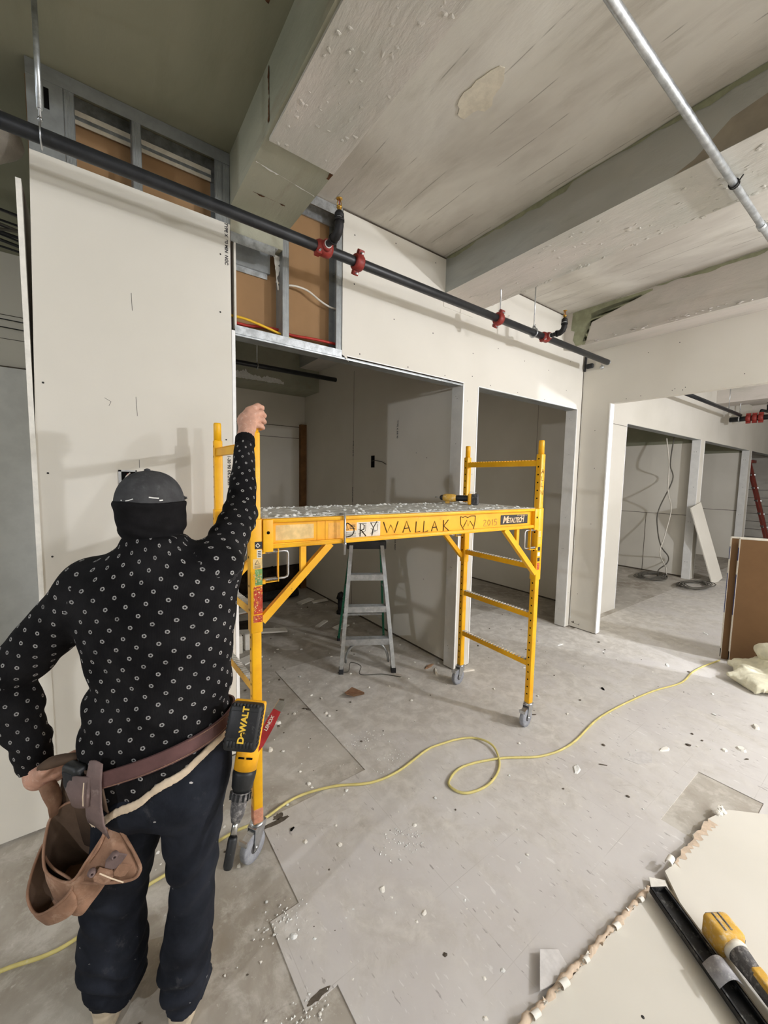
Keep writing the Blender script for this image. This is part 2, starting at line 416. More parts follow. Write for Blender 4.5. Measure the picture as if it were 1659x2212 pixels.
def smooth_path(pts, n=8, closed=False):
    """Catmull-Rom"""
    P = [Vector(p) for p in pts]; out = []; k = len(P)
    rng = range(k if closed else k-1)
    for i in rng:
        p0 = P[i-1] if (closed or i > 0) else P[0]; p1 = P[i]; p2 = P[(i+1) % k]
        p3 = P[(i+2) % k] if (closed or i+2 < k) else P[-1]
        for j in range(n):
            t = j/n
            out.append(.5*((2*p1)+(p2-p0)*t+(2*p0-5*p1+4*p2-p3)*t*t+(3*p1-p0-3*p2+p3)*t**3))
    if not closed: out.append(P[-1])
    return out
def text_mesh(body, size, mat, Mx, name, parent, bold=0.0, shear=0.0, sx=1.0, align='CENTER', depth=.0004):
    """lettering turned into a mesh; Mx maps text (x right, y up, z out) to world"""
    cu = bpy.data.curves.new('lettering', 'FONT'); cu.body = body; cu.size = size; cu.align_x = align; cu.align_y = 'CENTER'
    cu.offset = bold; cu.shear = shear; cu.extrude = depth
    tmp = bpy.data.objects.new('lettering', cu); COL.objects.link(tmp)
    dg = bpy.context.evaluated_depsgraph_get(); dg.update()
    me = bpy.data.meshes.new_from_object(tmp.evaluated_get(dg))
    bpy.data.objects.remove(tmp); bpy.data.curves.remove(cu)
    me.transform(Mx @ Matrix.Diagonal((sx, 1, 1, 1)))
    if parent is not None and parent.type == 'EMPTY':
        me.transform(Matrix.Translation(-Vector(parent.location)))
    me.name = name; me.materials.clear(); me.materials.append(MAT[mat])
    o = bpy.data.objects.new(name, me); COL.objects.link(o); o.parent = parent
    return o
def frame_mx(o, x, y):
    x = Vector(x).normalized(); y = Vector(y).normalized(); z = x.cross(y)
    return Matrix(((x.x, y.x, z.x, o[0]), (x.y, y.y, z.y, o[1]), (x.z, y.z, z.z, o[2]), (0, 0, 0, 1)))
def lerp(a, b, t): return a+(b-a)*t
# ------------------------------------------------------------------ the setting
YA = 2.28           # front face of the partition with the openings
ZC = 3.33           # slab
def struct(name, mb, parent=None): return mb.build(name, parent, 'structure')

fl = MB().box((-7, -6, -.12), (18, 9, 0), 'concrete_floor'); struct('floor', fl)
flo = bpy.data.objects['floor']
t = MB()
T = .004
def tile(x0, y0, x1, y1): t.box((x0, y0, .0002), (x1, y1, T), 'vinyl_tile')
tile(.582, -4, 1.18, 1.742); tile(.468, 1.0, .582, 1.303);
tile(1.18, .635, 4.28, 3.12); tile(1.18, -4, 2.19, .635); tile(2.745, -4, 4.28, .635); tile(2.19, -4, 2.745, .36)
tile(4.28, -1.2, 16, 2.2)
o = t.build('floor_tile', flo, 'structure')
# broken edge of the tile field, glue smear
g = MB()
for (cx, cy, rx, ry, k) in ((.63, 1.70, .10, .014, 3), (.66, 1.725, .03, .02, 5), (.52, 1.01, .05, .012, 9)):
    random.seed(k); pts = [(cx+rx*math.cos(a)*random.uniform(.6, 1.1), cy+ry*math.sin(a)*random.uniform(.5, 1.2)) for a in [i*PI/9 for i in range(18)]]
    g.prism(pts, T, T+.0008, 'grime')
g.build('glue_smear', flo, 'structure')

# ceiling slab and down-stand beams (they run along Y)
c = MB().box((-7, -6, ZC), (.64, 9, ZC+.2), 'ceiling_green').box((.64, -6, ZC), (18, 9, ZC+.2), 'ceiling_paint')
ceil = struct('ceiling', c)
def beam(n, prof, y0, y1, mats):
    mb = MB(); k = len(prof)
    V = [(x, y0, z) for x, z in prof]+[(x, y1, z) for x, z in prof]
    for i in range(k):
        j = (i+1) % k
        mb.add([V[i], V[j], V[j+k], V[i+k]], [(0, 3, 2, 1)], mats[i])
    mb.add([V[i] for i in range(k)], [tuple(range(k))], mats[0]); mb.add([V[i+k] for i in range(k)], [tuple(range(k-1, -1, -1))], mats[0])
    return struct('beam_%d' % n, mb)
b1 = beam(1, [(.63, ZC+.02), (.63, 3.072), (.958, 3.072), (.958, ZC+.02)], -6, 5.6, ['beam_raw', 'beam_raw', 'beam_raw', 'beam_side'])
mb = MB().box((.644, -6, 3.060), (.950, 1.745, 3.073), 'beam_plaster'); mb.build('plaster_skim', b1, 'structure')
b2 = beam(2, [(2.217, ZC+.02), (2.217, 3.072), (2.665, 3.072), (2.665, ZC+.02)], -6, 5.6, ['beam_side', 'beam_plaster', 'beam_side', 'beam_side'])
b3 = beam(3, [(3.905, ZC+.02), (3.905, 2.985), (4.33, 3.035), (4.75, 3.035), (4.75, ZC+.02)], -6, 5.6, ['beam_plaster', 'beam_plaster', 'beam_plaster', 'beam_side', 'beam_side'])
for n, x in ((4, 6.35), (5, 8.9), (6, 11.3), (7, 13.6)):
    beam(n, [(x, ZC+.02), (x, 3.07), (x+.45, 3.07), (x+.45, ZC+.02)], -6, 5.6, ['beam_plaster']*4)
beam(8, [(-2.6, ZC+.02), (-2.6, 3.07), (-2.2, 3.07), (-2.2, ZC+.02)], -6, 7, ['beam_raw']*4)
# cracks, peeled patches and plaster crumbs: irregular thin patches following the arrises
def patch(parent, name, pts, n, m, th=.0025):
    """pts: world polygon on a plane with normal n"""
    n = Vector(n); P = [Vector(p) for p in pts]; mb = MB(); k = len(P)
    V = [p+n*th for p in P]+[p-n*.001 for p in P]
    cen = sum(V[:k], Vector())/k
    mb.add(V+[cen], [(i, (i+1) % k, 2*k) for i in range(k)]+[(i, i+k, (i+1) % k+k, (i+1) % k) for i in range(k)], m)
    return mb.build(name, parent, 'structure')
def strip_patch(parent, name, a, b, wa, wb, across, n, m, seed, seg=40, amp=.6, gap=0.0):
    """ragged band from a to b, width varies between wa and wb"""
    rnd = random.Random(seed); a, b, across, n = Vector(a), Vector(b), Vector(across), Vector(n); mb = MB()
    L = []; R_ = []; prev = 1.0; ph = [rnd.uniform(0, 9) for _ in range(4)]
    for i in range(seg+1):
        tt = i/seg; u_ = i*.9
        k = .5*math.sin(u_*.31+ph[0])+.3*math.sin(u_*.83+ph[1])+.2*math.sin(u_*2.1+ph[2])+.35*(rnd.random()-.5)
        w = lerp(wa, wb, tt)*max(.06, 1+amp*k)
        if gap and math.sin(u_*.23+ph[3]) < -1+2*gap: w *= .10
        p = a.lerp(b, tt); L.append(p+across*(w*rnd.uniform(.7, 1))+n*.002); R_.append(p-across*(w*.15*rnd.random())+n*.002)
    k = seg+1
    mb.add(L+R_, [(i, i+1, i+1+k, i+k) for i in range(seg)], m)
    return mb.build(name, parent, 'structure')
X2 = 2.217
strip_patch(b2, 'peeled_joint', (X2, 2.27, 3.325), (X2, -1.4, 3.325), .022, .028, (0, 0, -1), (-1, 0, 0), 'peeled_green', 3, 90, .9, .15)
strip_patch(b2, 'peeled_joint', (X2, 2.27, 3.329), (X2, -1.4, 3.329), .006, .010, (-1, 0, 0), (0, 0, -1), 'peeled_green', 4, 90, .9, .3)
strip_patch(b3, 'peeled_joint', (3.905, 2.2, 3.325), (3.905, -.6, 3.325), .022, .026, (0, 0, -1), (-1, 0, 0), 'peeled_green', 5, 70, .9, .4)
pts = [(3.905, 2.2, 3.30), (3.905, 2.21, 3.16), (3.905, 2.17, 3.14), (3.905, 2.185, 3.06), (3.905, 2.15, 2.995), (3.905, 2.06, 2.99), (3.905, 2.085, 3.03), (3.905, 2.06, 3.11), (3.905, 2.065, 3.20), (3.905, 2.09, 3.25), (3.905, 2.02, 3.27), (3.905, 1.8, 3.285), (3.905, 1.5, 3.295), (3.905, 1.5, 3.31), (3.905, 2.0, 3.325)]
patch(b3, 'peeled_patch', pts, (-1, 0, 0), 'peeled_green', .0022)
strip_patch(b1, 'rusty_crack', (.63, 1.70, 3.10), (.63, 1.70, 3.31), .012, .01, (0, 1, 0), (-1, 0, 0), 'rust', 6, 30, .9)
strip_patch(ceil, 'rusty_crack', (.56, 1.5, ZC-.001), (.24, 1.48, ZC-.001), .014, .010, (0, 1, 0), (0, 0, -1), 'rust', 7, 30, .9)
strip_patch(b1, 'rusty_crack', (.65, 1.74, 3.072), (.95, 1.75, 3.072), .012, .004, (0, 1, 0), (0, 0, -1), 'rust', 8, 30, 1.0, .4)
strip_patch(b1, 'rusty_crack', (.955, 1.80, 3.072), (.955, 1.25, 3.072), .01, .002, (-1, 0, 0), (0, 0, -1), 'rust', 18, 40, 1.0, .6)
strip_patch(b1, 'plaster_seam', (.64, 1.90, 3.072), (.95, 1.94, 3.072), .010, .006, (0, 1, 0), (0, 0, -1), 'plaster_bits', 9, 30, .8, .2)
strip_patch(b1, 'rusty_crack', (.69, 2.10, 3.072), (.86, 2.10, 3.072), .006, .012, (0, 1, 0), (0, 0, -1), 'rust', 10, 24, 1, .3)
random.seed(21)
def blot(cx, cy, rx, ry, z, m, parent, seed, n=(0, 0, -1), name='plaster_patch'):
    r_ = random.Random(seed)
    pts = []
    for i in range(22):
        a = 2*PI*i/22; q = r_.uniform(.72, 1.08); pts.append((cx+rx*math.cos(a)*q, cy+ry*math.sin(a)*q, z))
    patch(parent, name, pts[::-1], n, m, .003)
blot(1.42, 1.28, .075, .13, ZC, 'skim_patch', ceil, 2)
blot(-.25, 1.75, .10, .06, ZC, 'plaster_bits', ceil, 4); blot(.02, 1.42, .05, .10, ZC, 'plaster_bits', ceil, 5)
blot(.30, 1.35, .20, .16, ZC, 'beam_plaster', ceil, 6)
strip_patch(ceil, 'plaster_scrape', (-.05, 1.55, ZC-.001), (.12, 1.50, ZC-.001), .03, .02, (0, 1, 0), (0, 0, -1), 'plaster_bits', 31, 24, .9)
# raised plaster lips and crumbs on the beam undersides
def crumbs(parent, name, n, box, m, seed, smin=.004, smax=.014):
    r_ = random.Random(seed); mb = MB()
    for i in range(n):
        p = [r_.uniform(box[0][k], box[1][k]) for k in range(3)]; s = r_.uniform(smin, smax)
        bm = bmesh.new(); bmesh.ops.create_icosphere(bm, subdivisions=1, radius=s)
        for q in bm.verts: q.co = Vector((q.co.x*r_.uniform(.7, 1.6), q.co.y*r_.uniform(.8, 2.4), q.co.z*.35))
        mb.bm(bm, m, Matrix.Rotation(r_.uniform(0, PI), 3, 'Z'), p)
    return mb.build(name, parent, 'structure')
crumbs(b2, 'plaster_crumb', 110, ((2.25, .2, 3.071), (2.66, 2.25, 3.073)), 'beam_plaster', 41, .003, .009)
crumbs(b2, 'plaster_crumb', 70, ((2.645, .0, 3.071), (2.668, 2.2, 3.073)), 'beam_plaster', 42, .004, .012)
crumbs(b1, 'plaster_crumb', 80, ((.66, .3, 3.059), (.94, 1.74, 3.061)), 'beam_plaster', 43, .003, .008)
crumbs(b3, 'plaster_crumb', 60, ((3.903, .4, 2.99), (3.906, 2.1, 3.02)), 'beam_plaster', 44)

patch(b2, 'brown_patch', [(X2, .30, 3.30), (X2, .42, 3.22), (X2, .60, 3.19), (X2, .72, 3.10), (X2, .80, 3.074), (X2, -1.2, 3.074), (X2, -1.2, 3.28), (X2, -.2, 3.27)], (-1, 0, 0), 'patch_brown', .0008)  # flat brownish patch on the left face of the second beam
# partition with the openings
wall = empty('wall_front', (0, 0, 0), kind='structure')
def wp(name, mb, label=None):
    o = mb.build(name, wall, 'structure')
    if label: o['label'] = label
    return o
def screws(mb, pts, face='y', at=None, s=.0045):
    for a, z in pts:
        bm = bmesh.new(); bmesh.ops.create_circle(bm, cap_ends=True, segments=8, radius=s)
        if face == 'y': Rm = Matrix.Rotation(PI/2, 3, 'X'); oo = (a, at-.0012, z)
        else: Rm = Matrix.Rotation(-PI/2, 3, 'Y'); oo = (at-.0012, a, z)
        mb.bm(bm, 'screw', Rm, oo)
TH = .016
def sheet(x0, x1, z0, z1, y=YA, m='drywall_paper'):
    mb = MB(); mb.box((x0, y, z0), (x1, y+TH, z1), m)
    mb.box((x0+.001, y+TH, z0+.001), (x1-.001, y+TH+.0015, z1-.001), 'brown_paper'); return mb
s = MB()
_px = Matrix(((1, 0, 0), (0, 0, -1), (0, 1, 0)))          # (x, z) outlines stood upright
s.prism([(-.222, .012), (.626, .012), (.626, 2.975), (-.170, 2.975), (-.222, .90)], -(YA+TH), -YA, 'drywall_paper', _px)
s.prism([(-.215, .014), (.624, .014), (.624, 2.973), (-.168, 2.973)], -(YA+TH+.0015), -(YA+TH), 'brown_paper', _px)
screws(s, [(-.165, 2.035), (-.165, 1.646), (-.165, 1.274), (.575, 2.809), (.57, 2.515), (.59, 1.846), (.58, 1.1), (.58, .8), (-.16, .9), (.2, 1.274), (.2, .9)], 'y', YA)
panel1 = wp('drywall_panel', s, 'tall off-white drywall sheet behind the worker')
s = sheet(1.315, 4.33, 2.44, 3.32)
screws(s, [(1.732, 3.265), (2.108, 3.258), (1.729, 2.76), (2.1, 2.75), (1.449, 2.47), (1.864, 2.459), (2.239, 2.462), (2.553, 2.69), (2.871, 2.794), (3.259, 2.76), (3.659, 2.745), (2.553, 2.506), (2.787, 2.467), (3.176, 2.462), (3.613, 2.457), (3.0, 3.1), (3.4, 3.12), (1.40, 2.9), (1.40, 3.2), (4.0, 2.6), (4.05, 2.9)], 'y', YA)
panel2 = wp('drywall_panel', s, 'drywall header sheet above the two openings')
# pier between the openings and the sliver beside the corner
for x0, x1 in ((2.451, 2.638), (4.239, 4.33)):
    mb = MB(); mb.box((x0, YA, .012), (x1, YA+.12, 2.44), 'drywall_paper')
    mb.box((x0-.003, YA+.003, .012), (x0+.001, YA+.12, 2.425), 'white_return')
    screws(mb, [(YA+.06, z) for z in (.18, .9, 1.25, 1.95, 2.32)]+[(YA+.075, z) for z in (.20, .9, 2.34)], 'x', x0-.003, .003)
    screws(mb, [((x0+x1)/2-.04, 2.3), ((x0+x1)/2+.05, 1.7), ((x0+x1)/2, .4)], 'y', YA, .003)
    wp('pier', mb)
for x, z1 in ((2.455, 2.425), (2.634, 2.43), (4.243, 2.425)):
    wp('corner_bead', MB().box((x-.006, YA-.003, .02), (x+.006, YA+.002, z1), 'white_bead'))
wp('corner_bead', MB().box((.627, YA-.003, .012), (.645, YA+.02, 2.437), 'white_bead'))
wp('corner_bead', MB().box((1.32, YA-.003, 2.436), (2.46, YA+.002, 2.442), 'white_bead'))
wp('corner_bead', MB().box((2.634, YA-.003, 2.434), (4.25, YA+.002, 2.440), 'white_bead'))
mb = MB().box((.60, YA+.015, .012), (.64, YA+.12, 2.42), 'drywall_paper'); wp('jamb', mb)
# steel header tracks of the two openings
mb = MB().box((.645, YA-.002, 2.424), (1.312, YA+.001, 2.468), 'galvanized').box((.645, YA, 2.424), (2.451, YA+.12, 2.428), 'stud_steel').box((.645, YA+.004, 2.415), (2.451, YA+.010, 2.424), 'galvanized')
wp('header_track', mb)
mb = MB().box((2.638, YA+.002, 2.43), (4.239, YA+.12, 2.436), 'stud_steel'); wp('header_track', mb)
wp('wall_core', MB().box((1.315, YA+TH+.002, 2.445), (4.33, YA+.12, 3.33), 'brown_paper'))
# brown back of the rear sheet, seen through the open framing
wp('backing_sheet', MB().box((-.18, YA+.104, .012), (.60, YA+.12, ZC), 'brown_paper'))
wp('backing_sheet', MB().box((.60, YA+.104, 2.43), (1.33, YA+.12, ZC), 'brown_paper'))
# steel studs and tracks, C shaped
def cstud(x, z0, z1, w=.035, d=.10, flip=False, m='stud_steel', name='steel_stud'):
    mb = MB(); y0 = YA+.004; xa, xb = x, x+w; tk = .002
    wx = xb if flip else xa
    mb.box((xa, y0, z0), (xb, y0+tk, z1), m); mb.box((wx-tk/2, y0, z0), (wx+tk/2, y0+d, z1), m); mb.box((xa, y0+d-tk, z0), (xb, y0+d, z1), m)
    lx = xa if flip else xb
    mb.box((lx-tk/2, y0, z0), (lx+tk/2, y0+.008, z1), m)
    for k in (.35, .65): mb.box((xa+w*k-.0008, y0-.0008, z0), (xa+w*k+.0008, y0, z1), 'galvanized')
    return wp(name, mb)
Z1 = ZC-.004
cstud(-.05, 2.95, Z1); cstud(.195, 2.95, Z1); cstud(.555, 2.95, Z1, flip=True); cstud(.592, 2.95, Z1)
mb = MB().box((-.17, YA+.003, 2.9), (-.052, YA+.006, Z1), 'stud_steel').box((-.135, YA+.001, 3.19), (-.128, YA+.004, 3.25), 'hole_black').box((-.115, YA+.001, 3.16), (-.098, YA+.004, 3.24), 'hole_black')
wp('steel_plate', mb)
mb = MB().box((-.17, YA+.001, 3.268), (.628, YA+.003, Z1), 'stud_steel').box((-.17, YA+.10, 3.22), (.60, YA+.103, Z1), 'galvanized').box((-.05, YA+.085, 3.205), (.555, YA+.090, 3.262), 'skim_patch').box((-.05, YA+.084, 3.222), (.555, YA+.086, 3.238), 'galvanized')
wp('ceiling_track', mb)
cstud(.918, 2.468, Z1, .038); cstud(1.272, 2.468, Z1, .038, flip=True)
mb = MB().box((.96, YA+.001, 3.27), (1.312, YA+.003, Z1), 'galvanized').box((.96, YA+.09, 3.25), (1.31, YA+.10, Z1), 'galvanized'); wp('ceiling_track', mb)
mb = MB().box((.628, YA-.001, 2.895), (.872, YA+.002, 2.945), 'galvanized').box((.628, YA+.08, 2.83), (.872, YA+.10, 2.94), 'stud_steel').box((.628, YA+.094, 2.80), (.86, YA+.097, 2.835), 'galvanized').box((.628, YA, 2.940), (.89, YA+.10, 2.944), 'galvanized')
wp('beam_track', mb)
mb = MB().box((.628, YA+.002, 2.945), (.92, YA+.10, 3.071), 'beam_raw'); wp('filler', mb)
mb = MB().box((.645, YA+.002, 2.45), (.655, YA+.09, 2.92), 'drywall_paper'); wp('jamb_edge', mb)
strip_patch(wall, 'paper_strip', (.885, YA+.05, 2.93), (.905, YA+.05, 2.74), .03, .01, (1, 0, 0), (0, -1, 0), 'gypsum', 55, 18, .8)
strip_patch(wall, 'torn_edge', (1.322, YA-.002, 2.44), (1.36, YA-.002, 2.405), .02, .006, (1, 0, .4), (0, -1, 0), 'drywall_paper', 56, 10, .8)
# dark joints drawn as thin gaps: slab/wall joint and corner joint
wp('joint', MB().box((1.315, YA-.001, 3.318), (4.33, YA+.001, 3.328), 'grime'))
mb = MB().box((2.2, YA-.004, 2.97), (2.53, YA+.002, 3.068), 'drywall_paper'); wp('patch_strip', mb)
wp('base_gap', MB().box((-.2, YA+.004, 0), (.63, YA+.1, .013), 'grime').box((2.455, YA+.004, 0), (2.634, YA+.11, .013), 'grime'))
wp('joint', MB().box((4.322, YA-.003, .02), (4.331, YA-.0005, 2.86), 'grime'))
# makers' ink print along the tapered sheet edge, as it reads on the sheet
pm = lambda x, z: frame_mx((x, YA-.0016, z), (0, 0, -1), (1, 0, 0))
text_mesh('TYPE X  90 MIN  NGC', .022, 'print_ink', pm(.605, 2.87), 'edge_print', panel1, .0006, depth=.0002)
text_mesh('1-30 90 04/24/25  5/8" C', .024, 'print_ink', pm(.603, 1.64), 'edge_print', panel1, .0006, depth=.0002)
for ob in panel1.children: ob['kind'] = 'structure'
# pencil ticks
mb = MB()
for a, b_ in (((.17, YA, 2.50), (.172, YA, 2.42)), ((.175, YA, 2.02), (.178, YA, 1.93)), ((.05, YA, 2.0), (.075, YA, 1.985)), ((.075, YA, 1.985), (.066, YA, 1.965)), ((.18, YA, 1.72), (.18, YA, 1.68))):
    mb.ribbon([a, b_], .0016, 'print_ink', (0, -1, 0))
wp('pencil_mark', mb)

# the same partition line beyond the cross wall
wc = empty('wall_back', (0, 0, 0), kind='structure')
def wcp(name, mb): return mb.build(name, wc, 'structure')
mb = MB().box((4.40, YA, 0), (5.467, YA+.12, ZC), 'drywall_paper').box((5.467, YA, 2.40), (15, YA+.12, ZC), 'drywall_paper').box((5.467, YA+.002, 2.396), (14, YA+.12, 2.401), 'stud_steel')
mb.box((4.41, YA-.002, 2.36), (5.467, YA-.001, 2.365), 'grime')
wcp('drywall_panel', mb)
for x0, x1 in ((8.28, 8.49), (11.42, 11.63)):
    mb = MB().box((x0, YA, 0), (x1, YA+.12, 2.40), 'drywall_paper').box((x0-.003, YA+.003, 0), (x0+.001, YA+.12, 2.398), 'white_return')
    screws(mb, [(YA+.05, z) for z in (.3, 1.0, 1.6, 2.2)]+[(YA+.08, z) for z in (.3, 1.0, 2.2)], 'x', x0-.003, .005)
    wcp('pier', mb)
for x in (5.463, 8.284, 8.486, 11.424, 11.626):
    wcp('corner_bead', MB().box((x-.008, YA-.003, .0), (x+.008, YA+.002, 2.40), 'white_bead'))

# cross wall with the wide opening
XB = 4.33
wb = empty('wall_right', (0, 0, 0), kind='structure')
mb = MB().box((XB, 1.98, .012), (XB+.075, YA, 3.04), 'drywall_paper').box((XB, .52, 2.47), (XB+.075, 1.98, 3.04), 'drywall_paper').box((XB, -6, .012), (XB+.075, .52, 3.04), 'drywall_paper')
mb.box((XB+.001, 1.976, .012), (XB+.075, 1.981, 2.47), 'white_bead')
mb.box((XB+.0005, .52, 2.466), (XB+.075, 1.98, 2.471), 'drywall_paper')
screws(mb, [(1.83, 2.49), (1.70, 2.50), (1.44, 2.51), (1.42, 2.52), (1.34, 2.52), (1.36, 2.50), (.94, 2.56), (1.66, 2.90), (1.41, 2.93), (2.1, 1.2), (2.1, 1.8), (2.2, .4), (2.12, 2.2)], 'x', XB, .004)
wbp = mb.build('drywall_panel', wb, 'structure')
mb = MB().box((XB-.003, 1.974, .02), (XB+.004, 1.986, 2.47), 'white_bead').box((XB+.07, 1.974, .02), (XB+.078, 1.986, 2.47), 'white_bead')
mb.build('corner_bead', wb, 'structure')
mb = MB().box((XB+.005, 1.98, 0), (XB+.07, 2.27, .013), 'grime'); mb.build('base_gap', wb, 'structure')
strip_patch(wb, 'scuff', (XB-.0005, 2.25, .06), (XB-.0005, 2.16, .05), .03, .02, (0, 0, 1), (-1, 0, 0), 'grime', 61, 14, .9, .2)
strip_patch(wb, 'taped_edge', (XB-.0005, 2.27, .1), (XB-.0005, 2.27, 2.4), .008, .006, (0, -1, 0), (-1, 0, 0), 'plaster_bits', 62, 60, .9, .3)

# rooms behind the partition
YB = 5.4
rw = MB().box((2.5, YA+.12, 0), (2.6, YB, 3.07), 'drywall_paper')
screws(rw, [(3.2, 1.2), (2.9, 1.9), (3.6, 1.5), (2.75, 1.85), (2.75, .7)], 'x', 2.5)
rwo = struct('wall_room_1', rw)
pm2 = lambda y, z: frame_mx((2.4984, y, z), (0, 0, -1), (0, -1, 0))
for y, z, tx in ((4.05, 2.0, 'TYPE X 5/8 90'), (4.05, 1.45, '04/24/25 NGC'), (3.2, 2.15, 'TYPE X 5/8 90'), (3.2, 1.0, '04/24/25 NGC')):
    text_mesh(tx, .03, 'print_ink', pm2(y, z), 'edge_print', rwo, .0004, depth=.0002)
MB().box((2.499, 4.045, 0), (2.5005, 4.05, 2.9), 'grime').box((2.499, YA+.13, .0), (2.5005, YB, .02), 'grime').build('sheet_joint', rwo, 'structure')
for ob in rwo.children: ob['kind'] = 'structure'
mb = MB().box((.1, YB, 0), (2.6, YB+.1, ZC), 'drywall_paper').box((.1, YB-.002, 2.36), (2.5, YB, 2.368), 'grime').box((.1, YB-.002, 2.20), (2.5, YB, 2.206), 'grime')
mb.box((.0, YA+.12, 0), (.1, YB, ZC), 'drywall_paper')
struct('wall_room_2', mb)
mb = MB().box((.1, 4.95, 2.80), (2.5, YB, ZC), 'beam_raw'); r1 = struct('beam_9', mb)
strip_patch(r1, 'peeled_plaster', (1.2, 4.948, 2.83), (2.0, 4.948, 2.83), .10, .05, (0, 0, 1), (0, -1, 0), 'plaster_bits', 71, 50, .5)
strip_patch(r1, 'peeled_plaster', (1.2, 4.948, 2.98), (1.7, 4.948, 2.98), .05, .02, (0, 0, 1), (0, -1, 0), 'plaster_bits', 72, 40, .9, .3)
rw = MB().box((5.1, YA+.12, 0), (5.2, YB, 3.07), 'drywall_paper').box((2.6, YB, 0), (5.2, YB+.1, ZC), 'drywall_paper')
rw.box((5.0985, 3.3, 0), (5.1, 3.304, 3.0), 'grime').box((5.0985, 2.52, 0), (5.1, 2.524, 3.0), 'grime').box((5.0985, 2.4, 0), (5.1, YB, .02), 'grime')
r2 = struct('wall_room_3', rw)
pm3 = lambda y, z: frame_mx((5.0984, y, z), (0, 0, -1), (0, -1, 0))
for y, z, tx in ((3.25, 1.9, 'TYPE X 5/8 90 NGC'), (2.48, 2.1, 'TYPE X 5/8 90'), (2.48, 1.1, '04/24/25 NGC')):
    text_mesh(tx, .036, 'print_ink', pm3(y, z), 'edge_print', r2, .0004, depth=.0002)
for ob in r2.children: ob['kind'] = 'structure'
rw = MB().box((8.38, YA+.12, 0), (8.48, YB, 3.07), 'drywall_paper').box((5.2, YB, 0), (15, YB+.1, ZC), 'drywall_paper')
rw.box((8.378, YA+.12, 1.10), (8.38, YB, 1.108), 'grime').box((8.378, 3.05, 0), (8.38, 3.058, 1.1), 'grime').box((8.378, YA+.12, 0), (8.38, YB, .025), 'grime')
rw.box((8.374, YA+.12, 2.36), (8.38, YB, 3.0), 'ceiling_green')
struct('wall_room_4', rw)
rw = MB().box((11.5, YA+.12, 0), (11.6, YB, 3.07), 'drywall_paper').box((11.498, YA+.12, 1.08), (11.5, YB, 1.09), 'grime').box((11.494, YA+.12, 2.36), (11.5, YB, 3.0), 'ceiling_green')
rw.box((14.9, YA+.12, 0), (15, YB, 3.07), 'ceiling_paint')
for k in range(7):
    rw.box((14.897, 2.4, .22*k+.2), (14.9, YB, .22*k+.212), 'grime')
struct('wall_room_5', rw)

# left of the partition: a low sheet on the same line and a recessed space behind it
lw = MB().box((-2.5, YA-.004, .012), (-.19, YA+.012, .80), 'drywall_paper'); struct('wall_left', lw)
lw = MB().box((-5, 4.3, 0), (.0, 4.4, 2.46), 'white_return').box((-5, 4.298, 2.46), (.0, 4.4, 2.47), 'grime').box((-5, 4.32, 2.47), (.0, 4.4, ZC), 'drywall_paper')
lw.box((-5, 4.318, 2.86), (0, 4.32, 2.865), 'grime').box((-5, 4.318, 2.68), (0, 4.32, 2.684), 'grime').box((-.04, YA+.12, 0), (.0, 4.3, ZC), 'drywall_paper')
struct('wall_recess', lw)
# the rest of the big room, behind and beside the viewer
mb = MB().box((-7.1, -6, 0), (-7, 7, ZC), 'drywall_paper').box((-7, -6.1, 0), (18, -6, ZC), 'drywall_paper').box((-7, 7, 0), (0, 7.1, ZC), 'drywall_paper').box((16, -6, 0), (16.1, 7, ZC), 'drywall_paper')
struct('wall_far', mb)
# ------------------------------------------------------------------ rolling scaffold
NLp, FRp, LRp, RRp = Vector((.52, 1.60, 0)), Vector((2.325, 1.47, 0)), Vector((.508, 2.125, 0)), Vector((2.35, 2.112, 0))
SU = (FRp-NLp).normalized(); SV = Vector((-SU.y, SU.x, 0)); SL = (FRp-NLp).length
UZ = Vector((0, 0, 1))
RS = Matrix((SU, SV, UZ)).transposed()      # local (u, v, z) -> world
scf = empty('rolling_scaffold', tuple(NLp), 'yellow steel rolling scaffold with a dusty deck and four casters', 'scaffold')
def sp(name, mb, label=None): return under(scf, mb, name, label)
def hole(mb, p, n, r=.0055):
    n = Vector(n).normalized(); q = n.to_track_quat('Z', 'Y').to_matrix()
    bm = bmesh.new(); bmesh.ops.create_circle(bm, cap_ends=True, segments=10, radius=r); mb.bm(bm, 'hole_black', q, Vector(p)+n*.0006)
posts = {'NL': NLp, 'FR': FRp, 'LR': LRp, 'RR': RRp}
PW = .020
for k, p in posts.items():
    mb = MB().rbox((-PW, -PW, .155), (PW, PW, 1.825), 'yellow_paint', RS, p, .004)
    z = .22
    while z < 1.80:
        if not (1.0 < z < 1.49):
            hole(mb, p+UZ*z-SU*PW, -SU); hole(mb, p+UZ*z+SU*PW, SU)
        z += .0508
    sp('post', mb)
    sp('spigot', MB().lathe([(.0185, 0), (.0185, .085), (.016, .092), (.002, .093)], 'yellow_paint', p+UZ*1.82, RS, 18))
    mb = MB().rbox((-.0245, -.0245, 1.005), (.0245, .0245, 1.478), 'yellow_paint', RS, p, .004)
    for zz in (1.10, 1.20, 1.32, 1.43): hole(mb, p+UZ*zz-SU*.0245, -SU, .006)
    sp('sleeve', mb)
